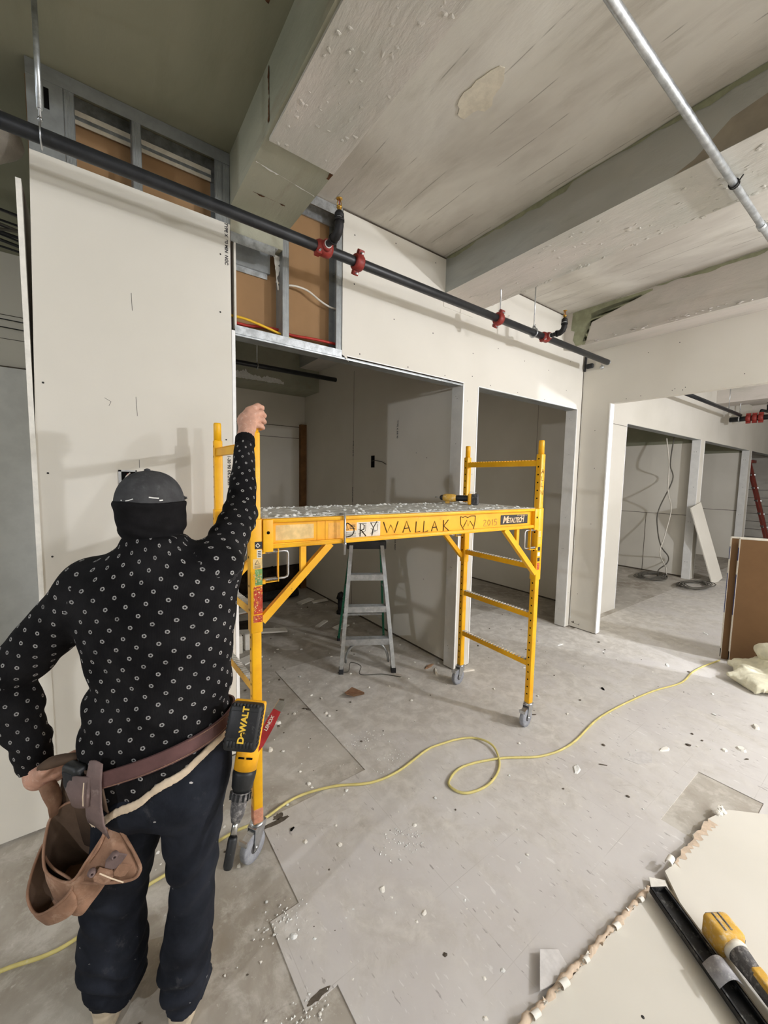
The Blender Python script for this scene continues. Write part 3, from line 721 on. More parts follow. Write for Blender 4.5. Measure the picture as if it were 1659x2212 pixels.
# paint worn off / pink tape at the foot of the near post, rag at the far one
sp('foot_tape', MB().rbox((-.0215, -.0215, .158), (.0215, .0215, .225), 'pink_tape', RS, NLp, .004), 'torn pink tape at the foot of the near post')
def frame_rungs(a, b):
    d = (b-a).normalized()
    for z in (1.765, 1.085, .755, .425):
        mb = MB().beam(a+d*.02+UZ*z, b-d*.02+UZ*z, .026, .034, 'yellow_paint', SU)
        n = 26
        for i in range(n):      # serrated tread
            c = a.lerp(b, (i+.7)/(n+.4))+UZ*(z+.017)
            mb.box((-.012, -.0055, 0), (.012, .0055, .006), 'deck_board' if z < 1.5 else 'yellow_paint', RS, c)
        sp('rung', mb)
frame_rungs(NLp, LRp); frame_rungs(FRp, RRp)
# long side channels carrying the deck
def side_beam(a, b, sgn):
    u = (b-a).normalized(); n = Vector((u.y, -u.x, 0))*sgn; Rm = Matrix((u, -n*1.0, UZ)).transposed() if sgn > 0 else Matrix((u, -n, UZ)).transposed()
    L = (b-a).length; mb = MB()
    z0, z1 = 1.352, 1.476
    mb.box((.026, -.004, z0), (L-.026, .0, z1), 'yellow_paint', Rm, a)
    for za, zb in ((z0, z0+.016), (z1-.016, z1)):
        mb.rbox((.03, -.026, za), (L-.03, .0, zb), 'yellow_paint', Rm, a, .002)
    mb.box((.03, -.024, z0+.016), (L-.03, -.004, z0+.02), 'yellow_paint', Rm, a)
    for s0, s1 in ((.027, .068), (L-.068, L-.027)):
        mb.rbox((s0, -.030, z0-.012), (s1, .0, z1-.002), 'yellow_paint', Rm, a, .002)
        hole(mb, a+u*((s0+s1)/2)+n*.030+UZ*1.42, n, .007)
    for s_ in (.27, .31): mb.box((s_, -.0055, z0+.02), (s_+.006, -.004, z1-.016), 'yellow_paint', Rm, a)
    o = sp('side_beam', mb)
    for s0, s1, sg in ((.33, .022, 1), (L-.33, L-.022, -1)):
        pa = a+u*s0+n*.012+UZ*1.355; pb = a+u*s1+n*.012+UZ*1.05
        sp('brace', MB().beam(pa, pb, .026, .032, 'yellow_paint', n))
        sx = .205 if sg > 0 else L-.205
        q = 1.355-(1.355-1.05)*((sx-s0)/(s1-s0))
        sp('strut', MB().beam(a+u*sx+n*.004+UZ*1.355, a+u*sx+n*.004+UZ*(q-.005), .02, .024, 'yellow_paint', n))
    return n
nF = side_beam(NLp, FRp, 1); side_beam(LRp, RRp, -1)
# deck
mb = MB(); rnd = random.Random(5)
poly = [NLp+SU*.03+SV*.0, FRp-SU*.03+SV*.0, RRp-SU*.03, LRp+SU*.03]
mb.add([p+UZ*1.466 for p in poly]+[p+UZ*1.479 for p in poly], [(0,1,2,3)[::-1], (4,5,6,7), (0,1,5,4), (1,2,6,5), (2,3,7,6), (3,0,4,7)], 'deck_board')
sp('deck', mb, 'grey deck board caked with plaster dust')
mb = MB()
def on_deck(s_, t_): return (NLp.lerp(FRp, s_)).lerp(LRp.lerp(RRp, s_), t_)+UZ*1.479
for i in range(520):
    s_ = rnd.uniform(.03, .97); t_ = rnd.choice([rnd.uniform(.02, .16), rnd.uniform(.02, .98), rnd.uniform(.84, .98)])
    r_ = rnd.choice([.003, .004, .005, .007, .010])*rnd.uniform(.6, 1.3)
    bm = bmesh.new(); bmesh.ops.create_icosphere(bm, subdivisions=1, radius=r_)
    for q in bm.verts: q.co = Vector((q.co.x*rnd.uniform(.6, 1.9), q.co.y*rnd.uniform(.6, 1.5), q.co.z*rnd.uniform(.35, .9)))
    mb.bm(bm, 'plaster_bits', Matrix.Rotation(rnd.uniform(0, PI), 3, 'Z'), on_deck(s_, t_)+UZ*r_*.15)
o = sp('plaster_debris', mb); o['kind'] = 'stuff'
# casters
def caster(p, ang, m_tire, big):
    c = empty('caster'); c.parent = scf; c.location = p-NLp
    Rm = Matrix.Rotation(ang, 3, 'Z'); r = .064
    off = Vector((-.030, 0, 0))
    w = MB(); Rw = Rm @ Matrix.Rotation(PI/2, 3, 'X')
    w.lathe([(r*.60, -.0155), (r*.93, -.016), (r, -.010), (r, .010), (r*.93, .016), (r*.60, .0155)], m_tire, Rm @ off+Vector((0, 0, r)), Rw, 32)
    w.lathe([(.010, -.019), (r*.55, -.013), (r*.62, -.0145), (r*.62, .0145), (r*.55, .013), (.010, .019)], 'dark_hub', Rm @ off+Vector((0, 0, r)), Rw, 24)
    w.build('wheel', c)
    f = MB()
    for sgn in (-1, 1):
        y0 = sgn*.021
        pts = [(-.014+off.x, r-.010), (.012+off.x, r-.010), (.030, .128), (.034, .146), (-.034, .146), (-.036, .128)]
        Rq = Rm @ Matrix(((1, 0, 0), (0, 0, 1), (0, 1, 0))).transposed()
        vs = [Rm @ Vector((x, y0-.0015, z)) for x, z in pts]+[Rm @ Vector((x, y0+.0015, z)) for x, z in pts]
        n = len(pts)
        f.add(vs, [tuple(range(n)), tuple(range(2*n-1, n-1, -1))]+[(i, i+n, (i+1) % n+n, (i+1) % n) for i in range(n)], 'zinc')
    f.box((-.036, -.0225, .144), (.034, .0225, .148), 'zinc', Rm)
    f.lathe([(.030, .146), (.030, .152), (.024, .156), (.020, .158)], 'zinc', (0, 0, 0), Rm, 20)
    f.lathe([(.007, -.026), (.007, .026)], 'zinc', Rm @ off+Vector((0, 0, r)), Rw, 10)
    f.build('fork', c)
    b = MB().beam(Rm @ Vector((-.02, 0, .135)), Rm @ Vector((-.088, 0, .118)), .030, .004, 'zinc', Rm @ Vector((0, 1, 0))).beam(Rm @ Vector((-.085, -.02, .119)), Rm @ Vector((-.085, .02, .119)), .02, .008, 'zinc', (0, 0, 1))
    b.box((-.05, -.012, .118), (-.036, .012, .13), 'zinc', Rm)
    b.build('brake_pedal', c)
caster(NLp, 0.52, 'grey_rubber', 1); caster(FRp, .15, 'grey_rubber', 0); caster(RRp, .10, 'grey_rubber', 0); caster(LRp, 1.2, 'grey_rubber', 0)
# spring-loaded U handles beside each sleeve
def uhandle(p, sg, n):
    u = SU*sg; c = p+n*.012
    for z in (1.352, 1.225):
        sp('lug', MB().beam(c+u*.024+UZ*(z-.01), c+u*.036+UZ*(z-.01), .016, .026, 'yellow_paint', UZ))
    zt, zb = 1.338, 1.222
    path = [c+u*.03+UZ*zt, c+u*.12+UZ*zt, c+u*.132+UZ*(zt-.004), c+u*.136+UZ*(zt-.014), c+u*.136+UZ*(zb+.014), c+u*.132+UZ*(zb+.004), c+u*.12+UZ*zb, c+u*.03+UZ*zb]
    sp('lock_handle', MB().tube(path, .0048, 'zinc', 10), 'bare zinc U handle with springs')
    for z in (zt, zb):
        pts = [c+u*(.036+.05*i/60)+(n*math.cos(i*1.05)+UZ*math.sin(i*1.05))*.0075+UZ*z for i in range(61)]
        sp('spring', MB().tube(pts, .0013, 'zinc', 5))
    g = MB().beam(c+u*.092+UZ*(zt+.012), c+u*.092+UZ*(zb-.012), .020, .003, 'yellow_paint', n).beam(c+u*.03+UZ*(zb-.012), c+u*.093+UZ*(zb-.010), .014, .003, 'yellow_paint', n)
    sp('handle_guard', g)
uhandle(NLp, 1, nF); uhandle(FRp, -1, nF); uhandle(RRp, -1, SV); uhandle(LRp, 1, SV)
# threaded hook rod clamped over the channel
a_ = NLp+SU*.392+nF*.036
sp('hook_rod', MB().tube([a_-nF*.05+UZ*1.482, a_-nF*.012+UZ*1.486, a_+UZ*1.478, a_+UZ*1.40, a_+UZ*1.30], .0052, 'zinc', 10).lathe([(.010, 0), (.010, .012)], 'zinc', a_+UZ*1.345, None, 6), 'zinc hook rod with nut')
# stickers and lettering on the front channel; web face is 4.5 mm proud of the post axis
WEB = .0048
def bpt(s_, z, off=WEB): return NLp+SU*s_+nF*off+UZ*z
def bquad(s0, s1, z0, z1, m, name, label=None, off=WEB):
    mb = MB(); mb.add([bpt(s0, z0, off), bpt(s1, z0, off), bpt(s1, z1, off), bpt(s0, z1, off)], [(0, 1, 2, 3)], m); return sp(name, mb, label)
bquad(.085, .255, 1.382, 1.446, 'sticker_tan', 'worn_sticker'); bquad(.325, .385, 1.374, 1.446, 'sticker_orange', 'worn_sticker')
bquad(.402, .47, 1.372, 1.404, 'sticker_white', 'warning_label'); bquad(.402, .47, 1.404, 1.442, 'sticker_orange', 'warning_label'); bquad(.47, .60, 1.372, 1.442, 'sticker_white', 'warning_label')
mb = MB()
for i in range(5): mb.ribbon([bpt(.406, 1.377+.005*i, WEB+.0004), bpt(.466, 1.377+.005*i, WEB+.0004)], .0015, 'print_ink', nF)
for i in range(3): mb.ribbon([bpt(.432, 1.414+.008*i, WEB+.0004), bpt(.462, 1.414+.008*i, WEB+.0004)], .003, 'print_ink', nF)
tri = [(.406, 1.410), (.426, 1.410), (.416, 1.434), (.406, 1.410)]; mb.ribbon([bpt(s_, z, WEB+.0004) for s_, z in tri], .003, 'print_ink', nF)
for x0 in (.478, .545):
    mb.ribbon([bpt(x0, 1.385, WEB+.0004), bpt(x0+.04, 1.40, WEB+.0004), bpt(x0+.04, 1.43, WEB+.0004)], .002, 'print_ink', nF)
    mb.ribbon([bpt(x0, 1.41, WEB+.0004), bpt(x0+.03, 1.395, WEB+.0004)], .002, 'print_ink', nF)
    mb.ribbon([bpt(x0+.002, 1.436, WEB+.0004), bpt(x0+.045, 1.436, WEB+.0004)], .002, 'print_ink', nF)
sp('label_print', mb)
# handwriting with a felt marker: each glyph as strokes in a unit box
GL = {'D': [[(0, 0), (.05, 1), (.6, .85), (.95, .5), (.7, .1), (0, 0)]], 'R': [[(.1, 0), (.15, 1), (.7, .85), (.65, .55), (.15, .45)], [(.3, .45), (.95, 0)]],
      'Y': [[(0, 1), (.4, .5), (.9, 1.1)], [(.4, .5), (.2, -.25)]], 'W': [[(0, 1), (.25, 0), (.5, .7), (.75, -.05), (1, 1)]],
      'A': [[(0, 0), (.45, 1), (.95, 0)], [(.15, .35), (.8, .4)]], 'L': [[(.1, 1), (0, 0), (.8, .08)]], 'K': [[(.1, 1), (.1, 0)], [(.75, 1), (.15, .45), (1, -.1)]],
      '2': [[(.05, .8), (.4, 1), (.75, .75), (.1, 0), (.9, 0)]], '0': [[(.4, 1), (.05, .5), (.4, 0), (.8, .5), (.4, 1)]], '1': [[(.3, .8), (.5, 1), (.5, 0)]], '5': [[(.8, 1), (.2, 1), (.15, .6), (.7, .55), (.7, .1), (.1, 0)]]}
def scrawl(mb, ch, s0, s1, z0, z1, wd=.0048, m='ink_black'):
    for st in GL[ch]:
        pts = smooth_path([bpt(lerp(s0, s1, x), lerp(z0, z1, y), WEB+.0007) for x, y in st], 4) if ch in 'D205' else [bpt(lerp(s0, s1, x), lerp(z0, z1, y), WEB+.0007) for x, y in st]
        mb.ribbon(pts, wd, m, nF)
for ch, s0, s1, z0, z1 in (('D', .412, .458, 1.376, 1.438), ('R', .484, .522, 1.374, 1.436), ('Y', .545, .585, 1.388, 1.438), ('W', .618, .705, 1.383, 1.438), ('A', .735, .785, 1.378, 1.436), ('L', .815, .852, 1.375, 1.432), ('L', .866, .905, 1.374, 1.432), ('A', .92, .965, 1.375, 1.428), ('K', .998, 1.05, 1.372, 1.432)):
    mb = MB(); scrawl(mb, ch, s0, s1, z0, z1); sp('handwritten_letter', mb)
mb = MB()
bag = [(1.125, 1.446), (1.13, 1.40), (1.155, 1.368), (1.20, 1.366), (1.228, 1.372), (1.24, 1.42), (1.24, 1.446)]
mb.ribbon([bpt(a, b, WEB+.0007) for a, b in bag], .004, 'ink_black', nF)
mb.ribbon([bpt(a, b, WEB+.0007) for a, b in ((1.125, 1.446), (1.145, 1.440), (1.16, 1.447), (1.18, 1.438), (1.205, 1.447), (1.24, 1.446))], .004, 'ink_black', nF)
mb.ribbon([bpt(a, b, WEB+.0007) for a, b in ((1.15, 1.385), (1.175, 1.425), (1.185, 1.39), (1.20, 1.418), (1.225, 1.388))], .004, 'ink_black', nF)
sp('marker_doodle', mb)
for ch, s0, s1 in (('2', 1.315, 1.345), ('0', 1.35, 1.38), ('1', 1.385, 1.40), ('5', 1.405, 1.435)):
    mb = MB(); scrawl(mb, ch, s0-.01, s1-.01, 1.385, 1.42, .0025, 'paper_scrap'); sp('handwritten_digit', mb)
bquad(1.452, 1.70, 1.384, 1.442, 'plate_black', 'name_plate', None, WEB+.0006)
tm = Matrix(((SU.x, 0, nF.x, 0), (SU.y, 0, nF.y, 0), (0, 1, 0, 0), (0, 0, 0, 1)))
def on_web(s_, z, off): m_ = tm.copy(); p = bpt(s_, z, off); m_[0][3], m_[1][3], m_[2][3] = p; return m_
text_mesh('M', .060, 'cream_letter', on_web(1.468, 1.4115, WEB+.0012), 'lettering', scf, .0012, .22, 1.0, 'LEFT')
text_mesh('ETALTEC', .044, 'cream_letter', on_web(1.510, 1.4065, WEB+.0012), 'lettering', scf, .0010, .22, .70, 'LEFT')
text_mesh('H', .060, 'cream_letter', on_web(1.632, 1.4115, WEB+.0012), 'lettering', scf, .0012, .22, .7, 'LEFT')
mb = MB()
for i in range(9): mb.ribbon([bpt(1.60+.011*i, 1.433, WEB+.0009), bpt(1.606+.011*i, 1.441, WEB+.0009)], .0025, 'cream_letter', nF)
sp('plate_stripes', mb)
# stickers on the near sleeve and post (front face)
FO = .0251
def pquad(p, x0, x1, z0, z1, m, name='sticker', label=None):
    mb = MB(); o_ = p+nF*FO
    mb.add([o_+SU*x0+UZ*z0, o_+SU*x1+UZ*z0, o_+SU*x1+UZ*z1, o_+SU*x0+UZ*z1], [(0, 1, 2, 3)], m); return sp(name, mb, label)
pquad(NLp, -.006, .0235, 1.355, 1.385, 'plate_black'); pquad(NLp, .002, .022, 1.318, 1.352, 'sticker_white'); pquad(NLp, -.014, .0235, 1.275, 1.315, 'sticker_tan')
pquad(NLp, -.006, .0235, 1.205, 1.272, 'sticker_green'); pquad(NLp, -.012, .0235, 1.085, 1.200, 'sticker_red'); pquad(NLp, -.014, .0235, 1.050, 1.080, 'sticker_red')
mb = MB(); o_ = NLp+nF*(FO+.0005)
mb.ribbon([o_+SU*x+UZ*z for x, z in ((-.006, 1.293), (.012, 1.293), (.003, 1.310), (-.006, 1.293))], .002, 'print_ink', nF)
for i in range(3): mb.ribbon([o_+SU*-.008+UZ*(1.278+.004*i), o_+SU*.016+UZ*(1.278+.004*i)], .0014, 'print_ink', nF)
for i in range(4): mb.ribbon([o_+SU*.006+UZ*(1.324+.007*i), o_+SU*.018+UZ*(1.324+.007*i)], .003, 'print_ink', nF)
mb.ribbon([o_+SU*x+UZ*z for x, z in ((-.002, 1.37), (.006, 1.378), (.014, 1.368), (.006, 1.362), (-.002, 1.37))], .004, 'sticker_white', nF)
sp('sticker_print', mb)
mb = MB(); rnd = random.Random(12)
for i in range(44):     # flaked decals
    x, z = rnd.uniform(-.013, .021), rnd.uniform(1.052, 1.265)
    mb.ribbon([o_+SU*x+UZ*z, o_+SU*(x+rnd.uniform(-.006, .006))+UZ*(z+rnd.uniform(.002, .008))], rnd.uniform(.002, .005), 'yellow_paint' if rnd.random() < .55 else 'sticker_tan', nF)
sp('flaked_decal', mb)
for z0, z1, m in ((1.29, 1.33, 'sticker_tan'), (1.245, 1.285, 'sticker_orange'), (1.20, 1.225, 'plate_black'), (1.165, 1.19, 'sticker_white'), (1.13, 1.155, 'plate_black'), (1.075, 1.12, 'sticker_red')):
    pquad(FRp, -.018, .006, z0, z1, m)
o_ = FRp+nF*(.0206)
for ch, z in (('A', 1.70), ('L', 1.655), ('L', 1.615), ('W', 1.565)):
    mb = MB()
    for st in GL[ch]: mb.ribbon([o_+SU*(-.014+.026*x)+UZ*(z+.028*y) for x, y in st], .0035, 'ink_black', nF)
    sp('handwritten_letter', mb)

# ------------------------------------------------------------------ step ladder under the scaffold
lad = empty('step_ladder', (1.95, 2.95, 0), 'aluminium step ladder with green back rails standing behind the scaffold deck', 'ladder')
A0, A1 = Vector((1.628, 2.79, 0)), Vector((2.012, 2.565, 0)); B0, B1 = Vector((1.95, 3.40, 0)), Vector((2.35, 3.17, 0))
capc = Vector((1.975, 2.955, 1.065)); lx = (A1-A0).normalized(); ly = Vector((-lx.y, lx.x, 0))
T0, T1 = capc-lx*.135-ly*.05, capc+lx*.135-ly*.05; U0, U1 = capc-lx*.135+ly*.05, capc+lx*.135+ly*.05
def lp(n, mb, label=None): return under(lad, mb, n, label)
for a, t_ in ((A0, T0), (A1, T1)):
    mb = MB().beam(a+UZ*.03, t_, .032, .062, 'aluminium', lx)
    lp('front_rail', mb)
    lp('foot', MB().rbox((-.02, -.035, 0), (.02, .035, .045), 'black_rubber', Matrix((lx, ly, UZ)).transposed(), a))
for a, t_ in ((B0, U0), (B1, U1)):
    lp('rear_rail', MB().beam(a+UZ*.02, t_, .020, .045, 'green_fiberglass', lx), 'green fiberglass rear rail')
    lp('foot', MB().rbox((-.016, -.026, 0), (.016, .026, .035), 'black_rubber', Matrix((lx, ly, UZ)).transposed(), a))
RL = Matrix((lx, ly, UZ)).transposed()
for z in (.275, .54, .805):
    k = z/1.065; pa, pb = A0.lerp(T0, k), A1.lerp(T1, k); pa.z = pb.z = z; L = (pb-pa).length
    mb = MB().rbox((0, -.035, -.006), (L, .045, 0), 'aluminium', RL, pa, .002).box((0, -.035, -.052), (L, -.031, -.003), 'aluminium', RL, pa)
    for i in range(7): mb.box((.01, -.03+.01*i, 0), (L-.01, -.027+.01*i, .0012), 'aluminium', RL, pa)
    lp('step', mb)
k = .285/1.065; pa, pb = A0.lerp(T0, k), A1.lerp(T1, k); pa.z = pb.z = .235
for a, q, sg in ((A0, pa, 1), (A1, pb, -1)):
    pts = []
    for i in range(9):
        t_ = i/8*PI/2
        pts.append(q+lx*sg*(.015+.11*(1-math.cos(t_)) if True else 0)+UZ*(-.17+.17*math.sin(t_))-ly*.02)
    lp('arch_brace', MB().tube(pts, .014, 'aluminium', 8, flat=.6))
z = .30; k = z/1.065
lp('rear_bar', MB().beam(B0.lerp(U0, k), B1.lerp(U1, k), .02, .024, 'aluminium', UZ))
for a, u_, sg in ((B0, U0, 1), (B1, U1, -1)):
    p = a.lerp(u_, .22); lp('rear_brace', MB().beam(p+lx*sg*.01, a.lerp(u_, .30)+lx*sg*.11, .016, .004, 'aluminium', ly))
lp('top_cap', MB().rbox((-.175, -.085, -.045), (.175, .085, .03), 'black_plastic', RL, capc, .008), 'black plastic top cap')
for a, t_, b, u_ in ((A0, T0, B0, U0), (A1, T1, B1, U1)):
    lp('spreader', MB().beam(a.lerp(t_, .62), b.lerp(u_, .60), .014, .004, 'aluminium', lx))

# ------------------------------------------------------------------ sprinkler pipe along the partition
YP, ZP, RP = 1.98, 2.858, .0265
pipe = empty('sprinkler_pipe', (1.5, YP, ZP), 'long black sprinkler pipe with red couplings under the ceiling', 'pipe')
def pp(n, mb, label=None): return under(pipe, mb, n, label)
pp('main_pipe', MB().tube([(-2.6, YP, ZP), (1.0, YP, ZP), (4.215, YP, ZP)], RP, 'black_pipe', 24).lathe([(RP+.001, 0), (RP+.001, .006)], 'zinc', (4.212, YP, ZP), Matrix.Rotation(PI/2, 3, 'Y'), 24))
def coupling(x, bolt=1):
    Ry = Matrix.Rotation(PI/2, 3, 'Y')
    mb = MB().lathe([(RP, -.026), (RP+.012, -.026), (RP+.017, -.018), (RP+.017, .018), (RP+.012, .026), (RP, .026)], 'red_coupling', (x, YP, ZP), Ry, 24)
    d = Vector((0, -.55, .83)).normalized()
    for sg in (-1, 1):
        c = Vector((x, YP, ZP))+d*sg*(RP+.024); q = d.orthogonal()
        mb.rbox((-.018, -.014, -.014), (.018, .014, .014), 'red_coupling', Matrix.Rotation(math.atan2(d.z, d.y), 3, 'X'), c, .004)
        n = Vector((0, d.z, -d.y)); mb.tube([c-n*.032, c+n*.032], .0055, 'zinc', 8); mb.lathe([(.010, 0), (.010, .010)], 'zinc', c+n*.018, n.to_track_quat('Z', 'Y').to_matrix(), 6)
    return pp('coupling', mb, 'red grooved coupling with zinc bolts')
coupling(1.238); coupling(2.485)
def outlet(x):
    mb = MB().lathe([(RP+.004, -.045), (RP+.012, -.03), (RP+.012, .03), (RP+.004, .045)], 'red_coupling', (x, YP, ZP), Matrix.Rotation(PI/2, 3, 'Y'), 24)
    mb.tube([(x, YP-.02, ZP), (x, YP-.052, ZP)], .027, 'red_coupling', 20)
    for sg in (-1, 1):
        c = Vector((x+sg*.034, YP-.004, ZP+sg*.030)); mb.rbox((-.014, -.02, -.014), (.014, .02, .014), 'red_coupling', None, (0, 0, 0), .004) if False else mb.box((c.x-.013, c.y-.02, c.z-.012), (c.x+.013, c.y+.02, c.z+.012), 'red_coupling')
        mb.tube([c+Vector((0, -.034, 0)), c+Vector((0, .03, 0))], .005, 'zinc', 8)
    pp('outlet_tee', mb, 'red bolted outlet tee')
    pp('branch_pipe', MB().tube([(x, YP-.05, ZP), (x, YP-.056, ZP)], .020, 'plaster_bits', 16).tube([(x, YP-.05, ZP), (x, YP-.125, ZP)], .0165, 'black_pipe', 16))
    el = MB().tube([(x, YP-.105, ZP), (x, YP-.135, ZP), (x, YP-.158, ZP+.012), (x, YP-.168, ZP+.036), (x, YP-.168, ZP+.062)], .0225, 'black_iron', 16)
    el.tube([(x, YP-.102, ZP), (x, YP-.112, ZP)], .0255, 'black_iron', 16).tube([(x, YP-.168, ZP+.055), (x, YP-.168, ZP+.066)], .0255, 'black_iron', 16)
    pp('elbow', el)
    h = Vector((x, YP-.168, ZP+.066))
    hd = MB().lathe([(.018, 0), (.018, .008)], 'plaster_bits', h, None, 16).lathe([(.0235, .006), (.0235, .026), (.018, .034), (.012, .040)], 'black_iron', h, None, 16)
    pp('reducer', hd)
    br = MB().lathe([(.010, .038), (.010, .052), (.014, .053), (.014, .060), (.007, .062)], 'brass', h, None, 10)
    for sg in (-1, 1): br.tube([h+Vector((sg*.009, 0, .058)), h+Vector((sg*.013, 0, .072)), h+Vector((sg*.004, 0, .092))], .0022, 'brass', 6)
    br.tube([h+UZ*.06, h+UZ*.088], .0025, 'red_coupling', 6)
    br.lathe([(.004, .090), (.016, .094), (.016, .0955), (.002, .096)], 'brass', h, None, 14)
    pp('sprinkler_head', br, 'brass upright sprinkler head')
outlet(1.022); outlet(3.097)
def hanger(x, r=.0045, thick=False):
    mb = MB().tube([(x, YP, ZP+.058), (x, YP, ZC)], r, 'zinc', 8)
    if thick: mb.tube([(x, YP, ZP+.09), (x, YP, ZC)], .009, 'galvanized', 10)
    mb.lathe([(.008, 0), (.008, .008)], 'zinc', (x, YP, ZP+.052), None, 6)
    pp('hanger_rod', mb)
    pts = [(x, YP+(RP+.004)*math.sin(a), ZP+(RP+.004)*math.cos(a)*(1 if math.cos(a) < .3 else 1.0)) for a in [PI*.12+i*(2*PI-.24*PI)/22 for i in range(23)]]
    pts = [(x, YP, ZP+.056)]+pts+[(x, YP, ZP+.056)]
    pp('hanger_ring', MB().tube(pts, .010, 'zinc', 6, flat=.25) if not thick else MB().tube(pts, .014, 'zinc', 6, flat=.22))
hanger(-.113, thick=True); hanger(2.50); hanger(2.935)

# lesser pipes: one in the dark room, two beyond the cross wall
p1 = MB().tube([(.3, 4.0, 2.74), (2.23, 4.0, 2.745)], .024, 'black_pipe', 16); po = empty('sprinkler_pipe', (1.3, 4.0, 2.74), 'black pipe running across the dark room behind the scaffold', 'pipe')
under(po, p1, 'main_pipe'); under(po, MB().tube([(1.34, 4.0, 2.76), (1.34, 4.0, ZC)], .005, 'zinc', 8), 'hanger_rod'); under(po, MB().tube([(1.34, 4+.03*math.cos(a), 2.742+.03*math.sin(a)) for a in [i*PI/8 for i in range(16)]], .008, 'zinc', 6, closed=True, flat=.3), 'hanger_ring')
po = empty('sprinkler_pipe', (8, YP, 2.86), 'dark pipe above the far openings meeting a red coupled main', 'pipe')
under(po, MB().tube([(5.6, YP, 2.86), (9.1, YP, 2.86)], .027, 'black_pipe', 16), 'main_pipe')
for x, y0, y1, z in ((9.15, .4, 2.13, 2.80),): under(po, MB().tube([(x, y0, z), (x, y1, z)], .043, 'black_pipe', 18), 'cross_main')
for y in (1.88, 1.80, 1.72, 1.44, 1.36): under(po, MB().lathe([(.043, -.035), (.062, -.03), (.066, 0), (.062, .03), (.043, .035)], 'red_coupling', (9.15, y, 2.80), Matrix.Rotation(PI/2, 3, 'X'), 18).box((9.13, y-.03, 2.855), (9.17, y+.03, 2.885), 'red_coupling').box((9.13, y-.03, 2.715), (9.17, y+.03, 2.745), 'red_coupling'), 'coupling', 'red grooved coupling')
under(po, MB().tube([(9.15, 1.74, 2.84), (9.15, 1.72, 2.92), (9.45, 1.70, 2.93), (9.50, 1.70, 2.96), (9.50, 1.70, 3.02)], .022, 'black_iron', 12), 'branch_pipe')
under(po, MB().lathe([(.026, 0), (.026, .03), (.012, .04), (.012, .06), (.03, .065), (.03, .068)], 'black_iron', (9.50, 1.70, 3.02), None, 12), 'sprinkler_head')
for x, y, z in ((8.4, YP, 2.89), (9.15, 2.0, 2.85)): under(po, MB().tube([(x, y, z), (x, y, ZC)], .006, 'zinc', 8), 'hanger_rod')
under(po, MB().tube([(9.15+.05*math.cos(a), 2.0, 2.80+.05*math.sin(a)) for a in [i*PI/8 for i in range(16)]], .010, 'zinc', 6, closed=True, flat=.4), 'hanger_ring')

# bright conduit below the beams
con = empty('conduit', (2.4, .63, 3.045), 'bright galvanized conduit crossing under the beams at top right', 'conduit')
under(con, MB().tube([(-.5, .655, 3.045), (1.3, .645, 3.045), (4.2, .612, 3.045)], .0155, 'galvanized', 20), 'tube')
mb = MB()
for x in (2.44, 2.455):
    mb.tube([(x, .632+.0185*math.cos(a), 3.045+.0185*math.sin(a)) for a in [i*PI/10 for i in range(20)]], .0026, 'black_iron', 6, closed=True)
mb.tube([(2.447, .632-.018, 3.05), (2.447, .60, 3.068)], .003, 'black_iron', 6)
under(con, mb, 'strap', 'dark wire strap')
under(con, MB().lathe([(.018, 0), (.0205, .002), (.0205, .05), (.018, .052)], 'galvanized', (2.93, .627, 3.045), Matrix.Rotation(PI/2, 3, 'Y'), 20).lathe([(.005, 0), (.005, .012)], 'zinc', (2.945, .610, 3.045), Matrix.Rotation(PI/2, 3, 'X'), 8).lathe([(.005, 0), (.005, .012)], 'zinc', (2.97, .610, 3.045), Matrix.Rotation(PI/2, 3, 'X'), 8), 'coupling')

# things fixed on the walls
jb = empty('electrical_box', (.127, YA, 1.63), 'small electrical box set into the drywall behind the cap', 'electrical box')
mb = MB().box((.094, YA-.002, 1.60), (.165, YA+.001, 1.665), 'hole_black')
under(jb, mb, 'recess'); mb = MB()
for a, b in (((.092, 1.598), (.168, 1.604)), ((.092, 1.660), (.168, 1.667)), ((.092, 1.598), (.104, 1.667)), ((.162, 1.598), (.168, 1.667))): mb.box((a[0], YA-.004, a[1]), (b[0], YA, b[1]), 'zinc')
under(jb, mb, 'rim'); under(jb, MB().tube([(.11, YA-.003, 1.61), (.125, YA-.008, 1.64), (.14, YA-.006, 1.655)], .003, 'cable_white', 6).tube([(.15, YA-.003, 1.61), (.135, YA-.007, 1.63), (.128, YA-.006, 1.65)], .003, 'cable_red', 6), 'wire')
tag(MB().tube([(2.498, 3.66, 1.84), (2.492, 3.58, 1.845), (2.488, 3.45, 1.83), (2.49, 3.37, 1.80)][::-1], .004, 'cable_grey', 6).box((2.494, 3.60, 1.77), (2.5, 3.66, 1.90), 'hole_black').build('outlet_hole'), 'dark outlet hole with a cable end in the wall of the dark room', 'outlet')
bk = empty('cable_bracket', (4.31, 2.25, 2.9), 'black bracket hanging in the wall corner under the pipe end', 'bracket')
under(bk, MB().beam((4.318, 2.255, 3.0), (4.318, 2.262, 2.84), .012, .026, 'black_plastic', (0, 1, 0)), 'strap'); under(bk, MB().rbox((4.29, 2.17, 2.862), (4.325, 2.24, 2.91), 'black_plastic', None, (0, 0, 0), .01), 'socket')
tag(MB().tube([(4.322, 2.09, 2.96), (4.322, 2.09, 2.86), (4.315, 2.085, 2.85)], .003, 'zinc', 6).lathe([(.018, 0), (.02, .012), (.012, .02)], 'zinc', (4.327, 2.085, 2.85), Matrix.Rotation(-PI/2, 3, 'Y'), 14).build('pipe_clip'), 'small zinc pipe clip on the cross wall below the pipe end', 'clip')
